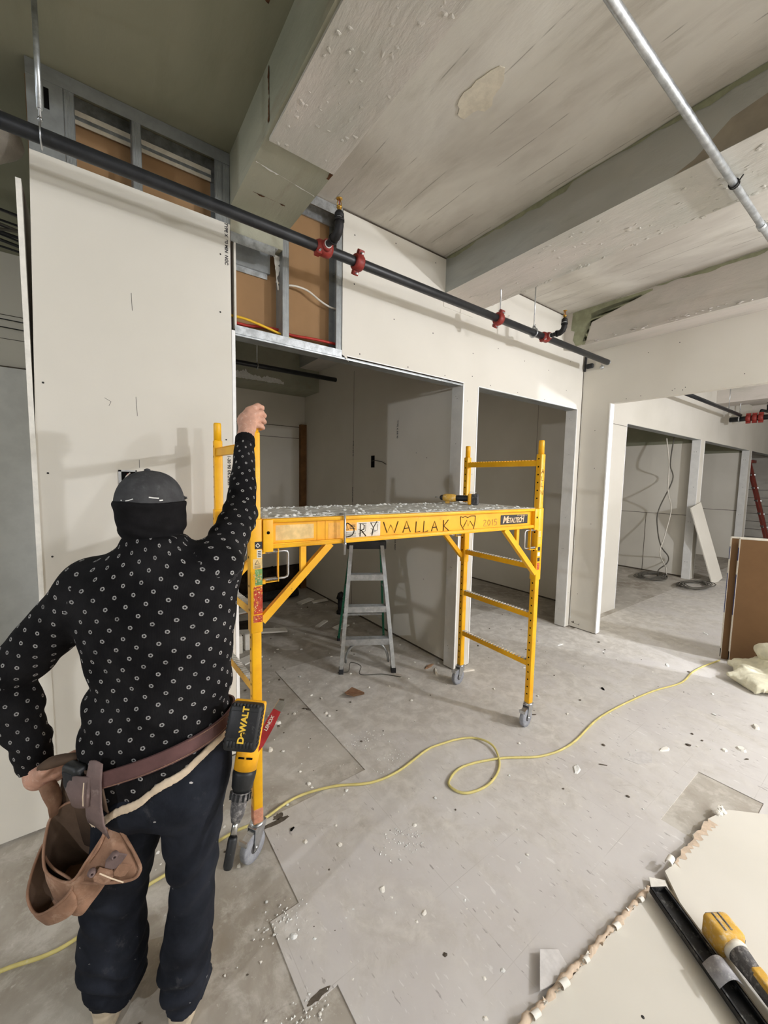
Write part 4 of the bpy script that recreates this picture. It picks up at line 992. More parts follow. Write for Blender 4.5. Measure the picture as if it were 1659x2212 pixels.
# cables in the open framing
def cable(name, pts, r, m, label, cat='cable', n=8):
    return tag(MB().tube(smooth_path(pts, n), r, m, 8).build(name), label, cat)
cable('cable', [(.60, YA+.045, 2.527), (.70, YA+.03, 2.524), (.80, YA+.03, 2.510), (.90, YA+.035, 2.492), (.99, YA+.05, 2.482), (1.06, YA+.06, 2.478)], .0075, 'cable_yellow', 'yellow cable lying on the header track in the open framing')
cable('cable', [(.60, YA+.075, 2.512), (.72, YA+.07, 2.504), (.82, YA+.065, 2.515), (.96, YA+.075, 2.525), (1.0, YA+.075, 2.512), (1.15, YA+.05, 2.512), (1.33, YA+.05, 2.515)], .0085, 'cable_red', 'red cable running through the steel studs above the header')
cable('cable', [(.90, YA+.06, 2.79), (.95, YA+.055, 2.785), (1.02, YA+.05, 2.795), (1.10, YA+.05, 2.79), (1.18, YA+.05, 2.755), (1.25, YA+.05, 2.735), (1.33, YA+.05, 2.735)], .006, 'cable_white', 'white cable looped between the steel studs')
# ------------------------------------------------------------------ the worker
# person frame: a = metres to the right, D = metres ahead, z up (yawed with the way he faces)
PR = Vector((math.cos(YAW), -math.sin(YAW), 0)); PF = Vector((math.sin(YAW), math.cos(YAW), 0))
RP3 = Matrix((PR, PF, UZ)).transposed()
def pw(a, D, z): return RP3 @ Vector((a, D, z))
NPR = np.array(RP3)
def smin(a, b, k):
    h = np.clip(.5+.5*(b-a)/k, 0, 1); return b*(1-h)+a*h-k*h*(1-h)
def cone(P, a, b, ra, rb):
    a, b = np.array(a, float), np.array(b, float); d = b-a
    t_ = np.clip(((P-a) @ d)/(d @ d), 0, 1)
    return np.linalg.norm(P-a-t_[..., None]*d, axis=-1)-(ra+(rb-ra)*t_)
def chain(P, pts, k=.01):
    s_ = None
    for (p, ra), (q, rb) in zip(pts[:-1], pts[1:]):
        c_ = cone(P, p, q, ra, rb); s_ = c_ if s_ is None else smin(s_, c_, k)
    return s_
def ell(P, c, r, p=2.0):
    q = np.abs(P-np.array(c))/np.array(r); n = (q**p).sum(-1)**(1/p); return (n-1)*min(r)
def rings(P, tab, p=2.3):
    """tab rows: z, a-centre, D-centre, half width, half depth"""
    T_ = np.array(sorted(tab)); z = P[..., 2]
    f_ = lambda i: np.interp(z, T_[:, 0], T_[:, i])
    w, h = f_(3), f_(4); x, y = np.abs(P[..., 0]-f_(1))/w, np.abs(P[..., 1]-f_(2))/h
    d = ((x**p+y**p)**(1/p)-1)*np.minimum(w, h)
    return np.maximum(d, np.maximum(z-T_[-1, 0], T_[0, 0]-z))
def wob(P, s, amp, ph=0.0):
    return amp*(np.sin(P[..., 0]*s+1.3*np.sin(P[..., 2]*s*.7+ph))+np.sin(P[..., 1]*s*1.1+ph*2)+np.sin(P[..., 2]*s*.9+1.7*np.sin(P[..., 0]*s*.6+ph)))/3
def nets(fn, lo, hi, h):
    """naive surface nets"""
    ax = [np.arange(lo[i], hi[i]+h, h) for i in range(3)]
    P = np.stack(np.meshgrid(*ax, indexing='ij'), -1); V = fn(P); S = V < 0
    nx, ny, nz = S.shape
    cnt = np.zeros((nx-1, ny-1, nz-1)); acc = np.zeros((nx-1, ny-1, nz-1, 3))
    for axis in range(3):
        for i in (0, 1):
            for j in (0, 1):
                o0 = [0, 0, 0]; oth = [k for k in range(3) if k != axis]; o0[oth[0]] = i; o0[oth[1]] = j
                o1 = list(o0); o1[axis] = 1
                sl = lambda o: tuple(slice(o[k], S.shape[k]-1+o[k]) for k in range(3))
                a, b = V[sl(o0)], V[sl(o1)]; m = S[sl(o0)] != S[sl(o1)]
                t_ = np.where(m, a/np.where(np.abs(a-b) < 1e-12, 1, a-b), 0)
                pt = np.zeros(acc.shape); pt[..., oth[0]] = i; pt[..., oth[1]] = j; pt[..., axis] = t_
                acc += pt*m[..., None]; cnt += m
    act = cnt > 0; idx = -np.ones(cnt.shape, int); idx[act] = np.arange(act.sum())
    ijk = np.argwhere(act)
    verts = np.array(lo)+(ijk+acc[act]/cnt[act][:, None])*h
    F = []
    for axis in range(3):
        u, v = [(1, 2), (2, 0), (0, 1)][axis]
        sh = [nx, ny, nz]; a_ = [slice(None)]*3; b_ = [slice(None)]*3
        a_[axis] = slice(0, sh[axis]-1); b_[axis] = slice(1, sh[axis])
        A, B = S[tuple(a_)], S[tuple(b_)]; E = np.argwhere(A != B)
        E = E[(E[:, u] > 0) & (E[:, v] > 0) & (E[:, u] < sh[u]-1) & (E[:, v] < sh[v]-1)]
        ins = A[tuple(E.T)]
        def g(du, dv):
            q = E.copy(); q[:, u] -= du; q[:, v] -= dv; return idx[tuple(q.T)]
        Q = np.stack([g(1, 1), g(0, 1), g(0, 0), g(1, 0)], 1)
        Q[~ins] = Q[~ins][:, ::-1]; F.append(Q)
    F = np.concatenate(F); F = F[(F >= 0).all(1)]
    return verts, F
def relax(verts, F, n=2, lam=.5):
    e = np.concatenate([F[:, [0, 1]], F[:, [1, 2]], F[:, [2, 3]], F[:, [3, 0]]]); e = np.concatenate([e, e[:, ::-1]])
    for _ in range(n):
        s_ = np.zeros_like(verts); c_ = np.zeros(len(verts))
        np.add.at(s_, e[:, 0], verts[e[:, 1]]); np.add.at(c_, e[:, 0], 1)
        verts = verts*(1-lam)+lam*s_/np.maximum(c_, 1)[:, None]
    return verts
def sdf_mesh(name, parts, mat, parent, rl=2, base=(0, 0, 0)):
    """parts: list of (fn, lo, hi, h) in the person frame"""
    VV, FF, n = [], [], 0
    for fn, lo, hi, h in parts:
        v, F = nets(fn, lo, hi, h); v = relax(v, F, rl); VV.append(v); FF.append(F+n); n += len(v)
    v = np.concatenate(VV); F = np.concatenate(FF)
    w = v @ NPR.T - np.array(base)
    me = bpy.data.meshes.new(name); me.from_pydata(w.tolist(), [], F.tolist())
    me.polygons.foreach_set('use_smooth', [True]*len(F)); me.materials.append(MAT[mat]); me.update()
    o = bpy.data.objects.new(name, me); COL.objects.link(o); o.parent = parent
    return o, v, F

BASE = pw(-.69, 1.10, 0)
man = empty('person', tuple(BASE), 'person seen from behind in black dotted shirt, cap and dark jeans gripping the scaffold post', 'person')
# --- proportions
TORSO = [(.70, -.615, 1.05, .172, .128), (.80, -.615, 1.05, .180, .132), (.86, -.617, 1.045, .187, .130), (.906, -.623, 1.04, .193, .125), (.978, -.618, 1.04, .189, .116), (1.085, -.604, 1.045, .183, .110),
         (1.197, -.612, 1.05, .200, .116), (1.30, -.612, 1.055, .205, .118), (1.36, -.616, 1.06, .192, .108), (1.415, -.618, 1.065, .150, .092), (1.455, -.620, 1.065, .092, .074), (1.485, -.622, 1.066, .076, .068)]
SHR, ELR, WRR = (-.468, 1.085, 1.395), (-.478, 1.315, 1.530), (-.527, 1.497, 1.782)
SHL, ELL, WRL = (-.795, 1.06, 1.335), (-1.028, 1.04, 1.085), (-.955, 1.035, .835)
LLEG = [(.86, -.665, 1.055, .100, .112), (.76, -.685, 1.055, .100, .112), (.68, -.705, 1.06, .094, .104), (.60, -.730, 1.07, .088, .096), (.50, -.762, 1.08, .082, .088), (.40, -.785, 1.085, .080, .084), (.304, -.800, 1.09, .083, .083), (.234, -.806, 1.09, .088, .084), (.164, -.806, 1.095, .084, .082), (.11, -.806, 1.10, .074, .078), (.075, -.806, 1.105, .070, .080), (.05, -.806, 1.11, .070, .084)]
RLEG = [(.86, -.530, 1.06, .088, .112), (.76, -.532, 1.06, .084, .110), (.68, -.536, 1.065, .078, .102), (.60, -.540, 1.07, .070, .092), (.50, -.545, 1.08, .060, .080), (.40, -.552, 1.085, .058, .074), (.27, -.572, 1.09, .064, .076), (.17, -.588, 1.095, .068, .078), (.11, -.590, 1.10, .064, .078), (.07, -.586, 1.105, .058, .080), (.045, -.584, 1.11, .057, .084)]
HEM = lambda P: (.79+.63*(P[..., 0]+.671))
def f_torso(P): return rings(P, TORSO)
def f_armR(P, o=0.0):
    return smin(smin(cone(P, (-.53, 1.075, 1.36), SHR, .085+o, .070+o), cone(P, SHR, ELR, .069+o, .053+o), .03), cone(P, ELR, WRR, .051+o, .033+o), .012)
def f_armL(P, o=0.0):
    return smin(smin(cone(P, (-.70, 1.065, 1.33), SHL, .09+o, .078+o), cone(P, SHL, ELL, .076+o, .062+o), .03), cone(P, ELL, WRL, .060+o, .042+o), .015)
def f_shirt(P):
    t_ = f_torso(P); aR = f_armR(P); aL = f_armL(P)
    # soft folds: rings along the bent sleeves, drag lines across the raised shoulder
    x, y, z = P[..., 0], P[..., 1], P[..., 2]
    aL = aL + .0035*np.sin(z*150+20*x)*np.exp(-((z-.93)/.12)**2)*(x < -.86) + .002*np.sin((x-z)*55)
    aR = aR + .0028*np.sin((z*.9+y*.7)*95)*np.exp(-(((z-1.49)/.10)**2)) + .0015*np.sin(z*70+x*30)
    aR = np.maximum(aR, (P-np.array(WRR)) @ np.array([-.19, .585, .79])-.006)
    aL = np.maximum(aL, (P-np.array(WRL)) @ np.array([.28, -.02, -.96])-.004)
    d = smin(smin(t_, aR, .035), aL, .035)
    d = d + wob(P, 26, .0045) + wob(P, 55, .0016, 1.0)
    sag = np.exp(-((z-1.0)/.16)**2)
    d = d + .004*sag*np.sin((z+.45*x)*62)
    d = np.maximum(d, HEM(P)-z)
    return d
shirt, v, F = sdf_mesh('shirt', [(f_shirt, (-1.15, .86, .64), (-.36, 1.60, 1.84), .0085)], 'dotted_shirt', man, 2, BASE)
# pattern coordinates in metres on the cloth
cen = v[F].mean(1); dT = f_torso(cen); dR = f_armR(cen); dL = f_armL(cen)
reg = np.where((dR < dT-.012) & (cen[:, 0] > -.6), 1, np.where((dL < dT-.012) & (cen[:, 0] < -.7), 2, 0))
uvl = shirt.data.uv_layers.new(name='pattern'); UVs = np.zeros((len(F)*4, 2))
def arm_uv(p, A, B, C):
    A, B, C = np.array(A), np.array(B), np.array(C); out = np.zeros((len(p), 2))
    d1 = np.linalg.norm(p-(A+np.clip(((p-A) @ (B-A))/((B-A) @ (B-A)), 0, 1)[:, None]*(B-A)), axis=1)
    d2 = np.linalg.norm(p-(B+np.clip(((p-B) @ (C-B))/((C-B) @ (C-B)), 0, 1)[:, None]*(C-B)), axis=1)
    return d1, d2
T_ = np.array(sorted(TORSO))
for f_i in (0,):
    P4 = v[F]                                # nf,4,3
    ca = np.interp(P4[..., 2], T_[:, 0], T_[:, 1]); cD = np.interp(P4[..., 2], T_[:, 0], T_[:, 2])
    hw = np.interp(P4[..., 2], T_[:, 0], T_[:, 3])
    th = np.arctan2(P4[..., 0]-ca, -(P4[..., 1]-cD)*1.5)
    uv = np.stack([th*.155, P4[..., 2]], -1)
    for rg, (A, B, C), rad in ((1, (SHR, ELR, WRR), .052), (2, (SHL, ELL, WRL), .062)):
        A, B, C = np.array(A), np.array(B), np.array(C)
        d1, d2 = arm_uv(cen, A, B, C)
        for seg, (a0, b0) in ((0, (A, B)), (1, (B, C))):
            sel = (reg == rg) & ((d1 <= d2) if seg == 0 else (d2 < d1))
            if not sel.any(): continue
            t_ = (b0-a0)/np.linalg.norm(b0-a0); e1 = np.cross(t_, [0, 1, 0] if abs(t_[1]) < .8 else [1, 0, 0]); e1 /= np.linalg.norm(e1); e2 = np.cross(t_, e1)
            q = P4[sel]-a0; s_ = q @ t_ + (0 if seg == 0 else np.linalg.norm(B-A))
            back = -1 if (e2 @ np.array([0, -1, .3])) < 0 else 1
            an = np.arctan2(q @ e1, (q @ e2)*back)
            uv[sel] = np.stack([an*rad, s_], -1)
UVs = uv.reshape(-1, 2); uvl.data.foreach_set('uv', UVs.ravel().tolist())
# rib-knit cuffs
def f_cuffR(P):
    ax_ = np.array([-.19, .585, .79]); ax_ = ax_/np.linalg.norm(ax_); s_ = (P-np.array(WRR)) @ ax_
    d = cone(P, np.array(WRR)-ax_*.03, np.array(WRR)+ax_*.02, .0365, .0350)+.0007*np.sin(s_*900)
    return np.maximum(d, np.abs(s_+.006)-.019)
sdf_mesh('cuff', [(f_cuffR, (-.60, 1.42, 1.70), (-.46, 1.58, 1.86), .004)], 'black_knit', man, 1, BASE)
# jeans
def f_jeans(P):
    x, y, z = P[..., 0], P[..., 1], P[..., 2]
    hip = rings(P, [(.715, -.610, 1.055, .135, .105), (.75, -.610, 1.05, .158, .122), (.80, -.608, 1.05, .170, .130), (.88, -.608, 1.045, .172, .120), (.99, -.600, 1.045, .172, .112)])
    L = rings(P, LLEG); R_ = rings(P, RLEG)
    g1 = np.exp(-((z-.12)/.09)**2)
    L = L + .0085*np.exp(-((z-.14)/.10)**2)*np.sin(z*88+x*34+1.6*np.sin(x*30+y*22)) + .005*np.exp(-((z-.40)/.13)**2)*np.sin(z*58+x*42+1.2*np.sin(y*30))
    R_ = R_ + .0070*np.exp(-((z-.13)/.10)**2)*np.sin(z*84-x*36+1+1.6*np.sin(x*26+y*20)) + .005*np.exp(-((z-.50)/.13)**2)*np.sin(z*56-x*44+1.3*np.sin(y*28))
    d = smin(smin(L, R_, .010), hip, .03)
    d = d + wob(P, 24, .004, .6) + wob(P, 60, .0014, 2.0)
    bulge = (x+.612)*0
    return np.maximum(d, z-(HEM(P)+.03))
sdf_mesh('jeans', [(f_jeans, (-.93, .90, -.004), (-.39, 1.24, 1.06), .0085)], 'denim', man, 2, BASE)
# pale waistband showing below the shirt
def f_band(P):
    t_ = rings(P, TORSO)-.004+wob(P, 30, .0012); z = P[..., 2]; h = HEM(P)-.004*np.sin(P[..., 0]*60)
    return np.maximum(np.maximum(t_, -(t_+.010)), np.abs(z-h)-.0125)
sdf_mesh('waistband', [(f_band, (-.84, .88, .62), (-.39, 1.22, 1.04), .0055)], 'cream_cloth', man, 1, BASE)
# cap, balaclava
HC = np.array((-.636, 1.072, 1.552))
def f_head(P, o=0.0):
    d = ell(P, HC+np.array((0, 0, .012)), (.0675+o, .092+o, .094+o)); d = smin(d, ell(P, HC+np.array((0, .012, -.040)), (.067+o, .080+o, .060+o)), .025)
    return smin(d, cone(P, (-.622, 1.062, 1.40), (-.634, 1.068, 1.50), .050+o, .046+o), .02)
def f_bala(P):
    x, y, z = P[..., 0], P[..., 1], P[..., 2]
    d = f_head(P, .0095); d = smin(d, cone(P, (-.668, 1.064, 1.446), (-.580, 1.064, 1.458), .032, .034), .016)
    d = d - .005*np.exp(-((z-1.572)/.010)**2) + .0022*np.sin((z+.5*(x+.64))*170)*np.exp(-((z-1.49)/.03)**2) + wob(P, 40, .0022, .4)
    return np.maximum(np.maximum(d, z-(1.581-.05*(x+.64))), 1.437-z+.10*(x+.62))
sdf_mesh('balaclava', [(f_bala, (-.80, .92, 1.40), (-.49, 1.22, 1.60), .006)], 'black_knit', man, 1, BASE)
def f_cap(P):
    x, y, z = P[..., 0], P[..., 1], P[..., 2]
    d = ell(P, HC+np.array((0, 0, .010)), (.0740, .100, .0975), 2.25)
    d = d - .0012*np.exp(-((x+.636)/.003)**2)
    d = np.maximum(d, 1.570-z)
    an = np.arctan2(x+.636, y-1.072)
    brim = np.maximum(np.abs(z-(1.588+.25*np.abs(x+.636)*0-.18*(y-1.16)))-.003, np.hypot((x+.636)/.046, (y-1.14)/.100)*.046-.046); brim = np.maximum(brim, 1.15-y)
    return np.minimum(d, brim)
cap_o, _, _ = sdf_mesh('cap', [(f_cap, (-.76, .93, 1.55), (-.51, 1.29, 1.68), .0055)], 'cap_cloth', man, 1, BASE)
mb = MB().lathe([(.008, 0), (.007, .004), (.002, .006)], 'cap_cloth', pw(-.636, 1.060, 1.659)-BASE, None, 12)
mb.build('button', cap_o)
def cap_pt(a, z, o=.0012):
    zz = abs(z-HC[2]-.010)/.0975; x = abs(a+.636)/.0740
    y = -max(0, 1-zz**2.25-x**2.25)**(1/2.25)*.100; return pw(a, 1.072+y-o, z)-BASE
mb = MB()
for pts, w_ in (([(-.640, 1.583), (-.633, 1.584), (-.622, 1.588)], .0022), ([(-.652, 1.583), (-.650, 1.585)], .003), ([(-.592, 1.592), (-.584, 1.590), (-.577, 1.589)], .003), ([(-.576, 1.583), (-.572, 1.584)], .003)):
    q = [cap_pt(*p) for p in pts]; mb.ribbon(q, w_, 'plaster_bits', -PF, .0004)
mb.build('plaster_mark', cap_o)
# shoes
def f_shoe(cx, rot):
    def fn(P):
        q = P-np.array((cx, 1.05, 0)); c_, s_ = math.cos(rot), math.sin(rot)
        X = q[..., 0]*c_-q[..., 1]*s_; Y = q[..., 0]*s_+q[..., 1]*c_; Q = np.stack([X, Y, q[..., 2]], -1)
        d = smin(cone(Q, (0, .045, .045), (0, .185, .038), .044, .046), cone(Q, (0, .04, .05), (0, .05, .09), .042, .044), .03)
        sole = np.maximum(np.hypot(X/.05, (Y-.115)/.15)*.05-.05, np.abs(Q[..., 2]-.012)-.012)
        return np.maximum(smin(d, sole, .006), -Q[..., 2]+.0005)
    return fn
sdf_mesh('shoe', [(f_shoe(-.806, -.42), (-.92, .98, -.01), (-.68, 1.36, .16), .006)], 'shoe', man, 1, BASE)
sdf_mesh('shoe', [(f_shoe(-.582, -.30), (-.70, .98, -.01), (-.44, 1.36, .16), .006)], 'shoe', man, 1, BASE)
# the body itself: slimmer inside the clothes, with face, hands
def f_core(P):
    d = smin(smin(f_torso(P)+.014, f_armR(P, -.014), .03), f_armL(P, -.016), .03)
    d = np.maximum(d, .86-P[..., 2])
    d = np.minimum(d, np.maximum(f_jeans(P)+.020, P[..., 2]-.90))
    h = f_head(P, -.008)
    nose = cone(P, (-.636, 1.165, 1.565), (-.636, 1.182, 1.540), .009, .013); h = smin(h, nose, .012)
    for s_ in (-1, 1):
        h = np.maximum(h, -(ell(P, (-.636+s_*.032, 1.176, 1.570), (.014, .010, .009))))
        h = smin(h, ell(P, (-.636+s_*.062, 1.068, 1.548), (.006, .016, .024)), .006)
    h = np.maximum(h, -ell(P, (-.636, 1.170, 1.508), (.024, .010, .004)))
    d = smin(d, h, .02)
    return np.maximum(d, .02-P[..., 2])
def f_handR(P):
    w = cone(P, (-.520, 1.47, 1.742), (-.529, 1.512, 1.800), .0265, .0255)
    palm = smin(cone(P, (-.530, 1.515, 1.808), (-.546, 1.553, 1.866), .027, .0235), cone(P, (-.520, 1.535, 1.835), (-.518, 1.560, 1.892), .0225, .0175), .02)
    palm = smin(palm, cone(P, (-.548, 1.548, 1.862), (-.530, 1.560, 1.900), .021, .017), .02)
    d = smin(w, palm, .02)
    fing = [[((-.531, 1.556, 1.902), .0150), ((-.504, 1.578, 1.924), .0120), ((-.497, 1.606, 1.922), .0105), ((-.515, 1.628, 1.914), .0092), ((-.534, 1.632, 1.908), .0078)],
            [((-.520, 1.557, 1.888), .0150), ((-.491, 1.580, 1.899), .0122), ((-.490, 1.611, 1.893), .0105), ((-.511, 1.632, 1.887), .0092), ((-.533, 1.634, 1.884), .0078)],
            [((-.514, 1.557, 1.869), .0145), ((-.488, 1.580, 1.873), .0116), ((-.489, 1.609, 1.868), .0100), ((-.509, 1.629, 1.864), .0088), ((-.529, 1.631, 1.862), .0075)],
            [((-.511, 1.553, 1.850), .0135), ((-.491, 1.575, 1.848), .0104), ((-.492, 1.600, 1.844), .0090), ((-.508, 1.620, 1.842), .0080), ((-.524, 1.624, 1.842), .0068)]]
    fs = None
    for c_ in fing:
        s_ = chain(P, c_, .004); fs = s_ if fs is None else np.minimum(fs, s_)
    d = smin(d, fs, .005)
    th = chain(P, [((-.550, 1.548, 1.850), .0165), ((-.563, 1.575, 1.872), .0135), ((-.561, 1.606, 1.888), .0115), ((-.549, 1.628, 1.895), .0095)], .005)
    d = smin(d, th, .010)
    for (x, y, z) in ((-.527, 1.541, 1.893), (-.515, 1.542, 1.884), (-.509, 1.543, 1.868), (-.506, 1.541, 1.852)):    # knuckles
        d = smin(d, np.linalg.norm(P-np.array((x, y, z)), axis=-1)-.0075, .009)
    return d + .0004*np.sin(P[..., 2]*420+P[..., 0]*300)
def f_handL(P):
    w = cone(P, (-.968, 1.035, .865), (-.945, 1.025, .815), .034, .029)
    d = smin(w, cone(P, (-.940, 1.022, .808), (-.880, 1.020, .846), .028, .026), .02)
    d = smin(d, cone(P, (-.925, 1.04, .800), (-.870, 1.05, .822), .022, .020), .02)
    fs = None
    for i in range(4):
        y = 1.005+.019*i; z = .868-.016*i
        c_ = [((-.872, y, z-.004), .0125), ((-.838, y+.012, z+.012), .0112), ((-.816, y+.038, z+.016), .0098), ((-.804, y+.062, z+.014), .008)]
        s_ = chain(P, c_, .004); fs = s_ if fs is None else np.minimum(fs, s_)
    d = smin(d, fs, .006)
    th = chain(P, [((-.925, 1.005, .828), .016), ((-.888, .986, .862), .0135), ((-.860, .980, .886), .0115), ((-.838, .984, .898), .0095)], .005)
    return smin(d, th, .010)
sdf_mesh('body', [(f_core, (-1.13, .88, .0), (-.38, 1.52, 1.70), .0125), (f_handR, (-.62, 1.43, 1.70), (-.45, 1.67, 1.96), .0032), (f_handL, (-1.02, .94, .74), (-.77, 1.12, .94), .0042)], 'skin', man, 1, BASE)
# ------------------------------------------------------------------ tool belt and what hangs from it
TB = pw(-.75, .98, .70)
belt = empty('tool_belt', tuple(TB), 'worn brown leather tool belt with big open pouches on the left hip', 'tool belt')
def tb(n, mb, label=None): return under(belt, mb, n, label)
def torso_ring(z, th, off):
    T_ = np.array(sorted(TORSO)); g = lambda i: float(np.interp(z, T_[:, 0], T_[:, i]))
    c_, s_ = math.cos(th), math.sin(th); w, h = g(3)+off, g(4)+off
    k = (abs(c_)**2.3+abs(s_)**2.3)**(-1/2.3)
    return g(1)+w*k*s_, g(2)-h*k*c_
def loop_band(zf, half, off, thick, mat, th0=-PI, th1=PI, N=90, stitch=None):
    rows = []
    for i in range(N+1):
        th = lerp(th0, th1, i/N); a, D = torso_ring(.9, th, off); z = zf(a)
        a, D = torso_ring(z, th, off); a2, D2 = torso_ring(z, th, off+thick)
        rows.append([pw(a2, D2, z-half), pw(a2, D2, z+half), pw(a, D, z+half), pw(a, D, z-half)])
    mb = MB(); V = [p for r_ in rows for p in r_]
    F = [(4*i+k, 4*i+(k+1) % 4, 4*i+4+(k+1) % 4, 4*i+4+k) for i in range(N) for k in range(4)]
    mb.add(V, F, mat, False); return mb
ZBELT = lambda a: .905+.345*(a+.667)
tb('belt_strap', loop_band(ZBELT, .021, .012, .005, 'leather_belt'), 'dark oxblood leather strap')
for dz in (-.017, .017): tb('stitching', loop_band(lambda a: ZBELT(a)+dz, .0007, .0172, .0008, 'leather_tan', -1.2, 1.5, 60))
def loft(loops, mat, inside=None, thick=.004, cap=False, n=40, name='pouch', rim=None):
    """loops of person-frame points, each resampled to n; walls of leather with thickness"""
    Ls = []
    for lp_ in loops:
        P_ = smooth_path([pw(*p) for p in lp_], 10, True); L_ = [0.0]
        for i in range(len(P_)): L_.append(L_[-1]+(P_[(i+1) % len(P_)]-P_[i]).length)
        tot = L_[-1]; out = []
        for k in range(n):
            s_ = tot*k/n; i = max(j for j in range(len(P_)) if L_[j] <= s_)
            seg = L_[i+1]-L_[i]; out.append(P_[i].lerp(P_[(i+1) % len(P_)], (s_-L_[i])/seg if seg > 1e-9 else 0))
        Ls.append(out)
    mb = MB(); cs = [sum(l, Vector())/n for l in Ls]; m = len(Ls)
    inner = [[p+(cs[j]-p).normalized()*thick for p in l] for j, l in enumerate(Ls)]
    V = [p for l in Ls for p in l]+[p for l in inner for p in l]; o = m*n
    F1 = [(j*n+i, (j+1)*n+i, (j+1)*n+(i+1) % n, j*n+(i+1) % n) for j in range(m-1) for i in range(n)]
    F2 = [(o+j*n+i, o+j*n+(i+1) % n, o+(j+1)*n+(i+1) % n, o+(j+1)*n+i) for j in range(m-1) for i in range(n)]
    F3 = [(i, (i+1) % n, o+(i+1) % n, o+i) for i in range(n)]
    mb.add(V, F1+F3, mat, True); mb.add(V, F2, inside or mat, True)
    mb.add(Ls[-1], [tuple(range(n))], mat); mb.add(inner[-1], [tuple(range(n-1, -1, -1))], inside or mat)
    rim_mb = MB().tube([a.lerp(b, .5) for a, b in zip(Ls[0], inner[0])], thick*.85, mat, 6, closed=True) if rim else None
    return mb, rim_mb
def off_loop(lp_, da, dD, dz, k):
    c_ = [sum(p[i] for p in lp_)/len(lp_) for i in range(3)]
    return [(c_[0]+(p[0]-c_[0])*k+da, c_[1]+(p[1]-c_[1])*k+dD, c_[2]+(p[2]-c_[2])*k*.8+dz) for p in lp_]
main = [(-.893, 1.0, .715), (-.889, .975, .685), (-.872, .945, .650), (-.835, .915, .634), (-.766, .900, .630), (-.735, .915, .670), (-.700, .945, .735), (-.716, .985, .765), (-.785, 1.005, .760), (-.855, 1.01, .748)]
mb, rm = loft([main, off_loop(main, .0, .004, -.05, 1.0), off_loop(main, .004, .010, -.11, .92), off_loop(main, .006, .014, -.155, .74)], 'leather_tan', 'leather_inside', .004, n=48, rim=True)
po_ = tb('main_pouch', mb, 'large open tan leather pouch'); rm.v = [tuple(Vector(p)-TB) for p in rm.v]; rm.build('rolled_rim', po_)
low = [(-.906, .985, .648), (-.912, .955, .600), (-.905, .930, .553), (-.860, .905, .533), (-.808, .900, .562), (-.770, .900, .600), (-.766, .908, .626), (-.835, .935, .632), (-.880, .96, .640)]
mb, rm = loft([low, off_loop(low, .004, .002, -.03, 1.0), off_loop(low, .012, .006, -.060, .86), off_loop(low, .018, .010, -.080, .62)], 'leather_tan', 'leather_inside', .004, n=44, rim=True)
po_ = tb('lower_pouch', mb, 'second smaller pouch below the big one'); rm.v = [tuple(Vector(p)-TB) for p in rm.v]; rm.build('rolled_rim', po_)
# front panel with small tool pockets on the right
pan = [(-.692, .945, .752), (-.672, .948, .735), (-.625, .948, .640), (-.622, .944, .612), (-.640, .938, .600), (-.690, .928, .602), (-.748, .912, .620), (-.752, .914, .640), (-.715, .928, .695)]
pth = smooth_path([pw(*p) for p in pan], 5, True); cen_ = sum(pth, Vector())/len(pth); nb = len(pth); nrm = pw(.55, -.78, .30).normalized()
mb = MB(); back = [p-nrm*.022+(cen_-p)*.05 for p in pth]
mb.add(pth+back+[cen_+nrm*.012, cen_-nrm*.03], [(i, (i+1) % nb, 2*nb) for i in range(nb)]+[(i+nb, 2*nb+1, (i+1) % nb+nb) for i in range(nb)]+[(i, i+nb, (i+1) % nb+nb, (i+1) % nb) for i in range(nb)], 'leather_tan', True)
pn = tb('side_panel', mb)
mb = MB().tube(pth, .0045, 'leather_tan', 6, closed=True); mb.v = [tuple(Vector(p)-TB) for p in mb.v]; mb.build('rolled_rim', pn)
for k, (c0, w_, h_, tl) in enumerate((((-.668, .925, .672), .030, .040, .5), ((-.690, .915, .640), .036, .034, .7), ((-.655, .930, .640), .026, .030, .4))):
    q = pw(*c0); ex = pw(.62, .30, -.55).normalized(); ey = pw(.45, .1, .85).normalized(); ey = (ey-ex*ey.dot(ex)).normalized(); ez = ex.cross(ey); ez = -ez if ez.dot(nrm) < 0 else ez
    pts = [(-w_, h_*.5), (w_, h_*.6), (w_*1.05, -h_*.4), (w_*.5, -h_*.7), (-w_*.6, -h_*.7), (-w_, -h_*.3)]
    mb = MB(); nn = len(pts)
    V = [q+ex*x*.62+ey*y*.8 for x, y in pts]+[q+ex*x*.58+ey*y*.76+ez*(.007 if y < 0 else .004) for x, y in pts]
    mb.add(V, [tuple(range(nn, 2*nn))]+[(i, (i+1) % nn, (i+1) % nn+nn, i+nn) for i in range(nn)], 'leather_tan' if k else 'leather_grey')
    tb('small_pocket', mb)
mb = MB().ribbon([pw(-.700, .912, .650), pw(-.676, .917, .632), pw(-.650, .925, .612)], .003, 'cream_cloth', nrm, .010); tb('stitching', mb)
for c0 in ((-.668, .922, .686), (-.716, .908, .653)):
    q = pw(*c0); mb = MB().lathe([(.0085, 0), (.010, .006), (.006, .018), (.003, .018), (.003, .010)], 'leather_grey', q-nrm*.002, nrm.to_track_quat('Z', 'Y').to_matrix(), 14); tb('tool_loop', mb)
